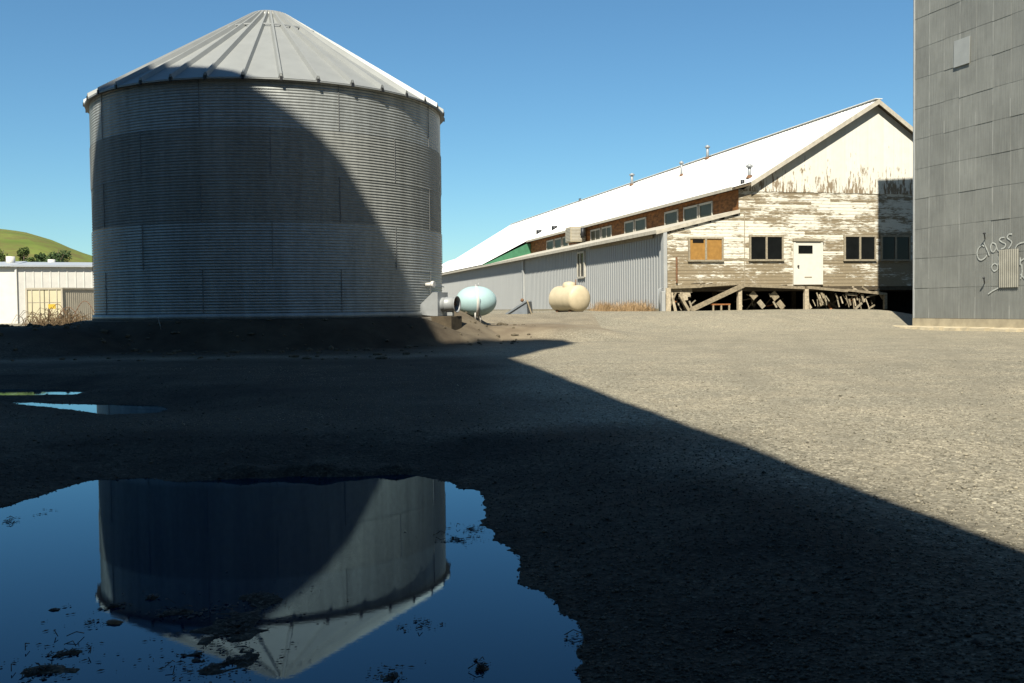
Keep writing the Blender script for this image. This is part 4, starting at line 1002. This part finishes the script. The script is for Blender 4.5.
caster('annex', -60, -18.4); caster('headhouse', -18.4, -9.72); caster('lean_to', -9.72, 30)

be = thing('grain_elevator', 'added dark block far behind the viewer on the right, screening off sky light', 'elevator', (26, -40, 0))  # unseen block, added only to cut sky light in the shade
b = MB(); b.prism([Vector((2, -36, 0)), Vector((2, -36, 35)), Vector((14, -36, 39)), Vector((26, -36, 35)), Vector((70, -36, 35)), Vector((70, -36, 0))], (0, -12, 0)); b.build('sky_screen', M['cladding'], be)

# ------------------------------------------------------------------ white steel shed, container and hill on the left
def shed():
    c0 = at_depth(17, 268, 86.0); g = .05
    t = thing('steel_shed', 'low white steel shed with pale roof beyond the dark bank at left', 'shed', (c0.x, c0.y, g))
    d1 = Vector((.93, .37, 0)).normalized(); d2 = Vector((-.99, .14, 0)).normalized(); H = c0.z + .1
    b = MB(); n = 60; L = 40.0
    for i in range(n):
        a = L * i / n; st_ = L / n
        for (x0, o0), (x1, o1) in zip(((0, 0), (.8, 0), (.86, .04), (.95, .04)), ((.8, 0), (.86, .04), (.95, .04), (1, 0))):
            nn = Vector((d1.y, -d1.x, 0)); p = c0 + d1 * (a + st_ * x0) + nn * o0; q = c0 + d1 * (a + st_ * x1) + nn * o1
            b.poly([(p.x, p.y, g - .5), (q.x, q.y, g - .5), (q.x, q.y, H), (p.x, p.y, H)])
    b.build('long_wall', M['shed_side'], t)
    b = MB(); p = c0 + d2 * 24; b.poly([(c0.x, c0.y, g - .5), (p.x, p.y, g - .5), (p.x, p.y, H + .35), (c0.x, c0.y, H)]); b.build('end_wall', M['shed_white'], t)
    b = MB(); b.bar(Vector((c0.x - .05, c0.y - .1, g - .3)), Vector((c0.x - .05, c0.y - .1, H)), .16); b.build('downpipe', M['shed_white'], t)
    e0 = c0 - d1 * .3 + Vector((0, -.35, 0)); e0.z = H; e1 = e0 + d1 * L; r0 = c0 + d2 * 2.0 + Vector((-1.6, 9.0, 0)); r0.z = H + .72; r1 = r0 + d1 * L
    b = MB(); b.prism([e0, e1, r1, r0], (0, 0, .16)); rf_ = b.build('roof', M['shed_roof'], t)
    p = c0 + d2 * 24 + Vector((0, -.4, 0)); b = MB(); b.prism([Vector((c0.x - .1, c0.y - .4, H + .02)), Vector((p.x, p.y, H + .30)), Vector((p.x, p.y + 12, H + .85)), Vector((r0.x, r0.y, H + .84))], (0, 0, .12)); b.build('roof_slope', M['shed_roof'], rf_)
    for x, y, k in ((10.5, 256.5, 1.0), (51.5, 259.5, .88), (84, 262.5, .8)):
        c = at_depth(x, y, 92.0 + (x - 10) * .10); r_ = .62 * k
        b = MB(); b.tube([c - Vector((0, 0, .9)), c], r_ * .62, 16); v = b.build('roof_vent', M['shed_side'], rf_)
        b = MB(); b.lathe(c, [(r_ * .7, -.02), (r_ * .98, .05), (r_ * 1.0, .45 * k), (r_ * .9, .62 * k), (0, .70 * k)], 20); b.build('vent_hood', M['shed_roof'], v)
    b = MB(); c = at_depth(35, 277, 88.2); b.box(c + Vector((0, -.3, 0)), (.25, .25, .3), None, .04); b.build('wall_lamp', M['dark_metal'], t)
shed()
def container():
    p0 = at_depth(27.5, 322, 76.0); p1 = at_depth(63, 322, 76.6); g = p0.z - .25
    d1 = (p1 - p0); d1.z = 0; wd = d1.length; d1.normalize(); d2 = Vector((.50, .866, 0)); H = at_depth(30, 288.5, 76).z
    t = thing('shipping_container', 'cream shipping container with closed barred doors beside the white steel shed', 'container', (p0.x, p0.y, g))
    def Pt(a, c, z): return Vector((p0.x, p0.y, 0)) + d1 * a + d2 * c + Vector((0, 0, z))
    b = MB(); L = 8.0; n = 44
    for i in range(n):
        a = L * i / n; st_ = L / n
        for (x0, o0), (x1, o1) in zip(((0, 0), (.35, 0), (.5, -.02), (.85, -.02)), ((.35, 0), (.5, -.02), (.85, -.02), (1, 0))):
            b.poly([Pt(wd + o0, a + st_ * x0, g), Pt(wd + o1, a + st_ * x1, g), Pt(wd + o1, a + st_ * x1, H), Pt(wd + o0, a + st_ * x0, H)])
    b.poly([Pt(0, 0, g), Pt(0, L, g), Pt(0, L, H), Pt(0, 0, H)]); b.poly([Pt(0, .02, H - .01), Pt(wd, .02, H - .01), Pt(wd, L, H - .01), Pt(0, L, H - .01)])
    b.build('body', M['cont_side'], t)
    b = MB()
    for a in (0, wd): b.bar(Pt(a, -.02, g), Pt(a, -.02, H), .14)
    b.bar(Pt(0, -.02, H - .02), Pt(wd, -.02, H - .02), .14); b.bar(Pt(0, -.02, g + .2), Pt(wd, -.02, g + .2), .14); b.bar(Pt(wd, 0, H), Pt(wd, L, H), .12); b.build('frame', M['cont_side'], t)
    for k in (0, 1):
        a0, a1 = wd * (.03 + .485 * k), wd * (.485 + .485 * k); b = MB(); b.box((Pt(a0, 0, g) + Pt(a1, 0, H)) / 2, (a1 - a0, .06, H - g - .1), (d1, d2, Vector((0, 0, 1)))); d = b.build('door', M['cont_cream'], t)
        for f_ in (.3, .78):
            b = MB(); b.tube([Pt(a0 + (a1 - a0) * f_, -.09, g + .1), Pt(a0 + (a1 - a0) * f_, -.09, H - .1)], .022, 8)
            b.build('lock_rod', M['cont_side'], d)
        b = MB()
        for zz in (.3, .62): b.box(Pt((a0 + a1) / 2, -.045, g + (H - g) * zz), (a1 - a0, .02, .04), (d1, d2, Vector((0, 0, 1))))
        b.build('hinge_line', M['cont_side'], d)
    c = at_depth(52, 306.5, 75.7); b = MB(); b.box(c, (.5, .04, .36), (d1, d2, Vector((0, 0, 1)))); b.build('placard', M['yellow'], t)
container()
def brush_pile():
    p = at_depth(60, 317, 50.0); t = thing('brush_pile', 'heap of dead brown brush and bent stems in front of the cream container', 'brush pile', (p.x, p.y, .2))
    b = MB()
    for i in range(260):
        x = random.uniform(25, 95) if i > 60 else random.uniform(40, 72); q = at_depth(x, 323, random.uniform(47, 52)); q.z = .25
        a = random.random() * 6.283; L = random.uniform(.3, 1.3) * (1 if 36 < x < 80 else .6); arch = random.uniform(.15, .9)
        d = Vector((math.cos(a), math.sin(a) * .5, 0)) * L
        b.tube([q, q + d * .3 + Vector((0, 0, arch * L * .8)), q + d * .7 + Vector((0, 0, arch * L)), q + d * 1.1 + Vector((0, 0, arch * L * .35))], [.022, .018, .014, .006], 5, True, False)
    b.build('stems', M['brush'], t)
    b = MB()
    for x0, x1, top in ((47, 66, 304), (72, 95, 301), (56, 78, 307)):
        pts = [at_depth(x0 + (x1 - x0) * f_, 321 - (321 - top) * math.sin(f_ * math.pi * .9), 49.5) for f_ in np.linspace(0, 1, 12)]; b.tube(pts, .016, 5)
    b.build('bent_rods', M['rust'], t)
brush_pile()
def wire():
    p = at_depth(159, 318, 22.2); b = MB(); g = ground_z(-7.8, 22.2)
    q = [at_depth(x, y, 22.1) for x, y in ((158, 317), (158.5, 320), (160, 325), (161, 329))]; b.tube(q, .008, 5)
    tag(b.build('loose_wire', M['fan_metal']), 'thin pale wire hanging from the foot of the round bin', 'wire')
wire()

# hill
hx = np.linspace(-430, 40, 95); hy = np.linspace(250, 720, 60); HX, HY = np.meshgrid(hx, hy)
prof = np.interp(HX / np.maximum(HY, 1) * 400, [-330, -205, -193, -183, -172, -160, -150, -120, -85, -40], [40, 37.5, 35.5, 32, 26.5, 23, 21, 15, 6, -2])
HZ = prof * sst(255, 430, HY) * (HY / 420) * (1 - .15 * sst(480, 720, HY)) + 1.2 * vnoise(HX, HY, 40, 20) * sst(260, 400, HY) + .5 * vnoise(HX, HY, 14, 21) - 1.0
b = MB(); n1, n2 = HX.shape; idv = lambda i, j: i * n2 + j
b.mesh(np.stack([HX, HY, HZ], -1).reshape(-1, 3).tolist(), [(idv(i, j), idv(i, j + 1), idv(i + 1, j + 1), idv(i + 1, j)) for i in range(n1 - 1) for j in range(n2 - 1)], True)
tag(b.build('hill', M['hill']), 'low green grass hill behind the white shed', None, None, 'structure')
# trees between the shed and the hill
def tree(px, py, top, Y, halfw, label, mat, n=2600):
    base = at_depth(px, py, Y); tp = at_depth(px, top, Y); g = -.3; H = tp.z - g; hw = halfw * Y / F
    t = thing('tree', label, 'tree', (base.x, base.y, g), 'trees behind the white shed')
    b = MB(); b.tube([Vector((base.x, base.y, g)), Vector((base.x + .1, base.y, g + H * .5)), Vector((base.x, base.y, g + H * .85))], [.28, .17, .05], 8)
    for k in range(7):
        a = k * 2.4; z = g + H * (.3 + .08 * k); b.tube([Vector((base.x, base.y, z)), Vector((base.x + math.cos(a) * hw * .6, base.y + math.sin(a) * hw * .6, z + H * .14))], [.09, .03], 6)
    b.build('trunk', M['bark'], t)
    lobes = [(Vector((base.x + random.gauss(0, hw * .42), base.y + random.gauss(0, hw * .42), g + H * random.uniform(.35, .92))), hw * random.uniform(.25, .48)) for _ in range(16)]
    b = MB()
    for _ in range(n):
        c, r_ = random.choice(lobes); d = Vector((random.gauss(0, 1), random.gauss(0, 1), random.gauss(0, 1))).normalized() * r_ * random.random() ** .45; p = c + d
        if p.z > tp.z: continue
        a = Vector((random.gauss(0, 1), random.gauss(0, 1), random.gauss(0, .7))).normalized(); e = a.cross(Vector((random.gauss(0, 1), random.gauss(0, 1), random.gauss(0, 1)))).normalized(); L = random.uniform(.10, .22)
        b.poly([p - a * L, p + e * L * .55, p + a * L, p - e * L * .55])
    b.build('crown', mat, t)
tree(57, 268, 242, 128, 20, 'round dark green tree right behind the middle roof vent', M['leaf'], 4200)
tree(42, 268, 249, 132, 9, 'smaller dark tree just left of the round dark one', M['leaf'], 2200)
tree(24, 266, 242, 138, 14, 'loose mid green tree between the left and middle roof vents', M['leaf2'], 2400)
tree(2, 266, 243, 136, 15, 'dark green tree at the left edge behind the first roof vent', M['leaf2'], 2600)
tree(33, 268, 254, 134, 8, 'low pale green bush tree beside the loose mid green tree', M['leaf2'], 1800)
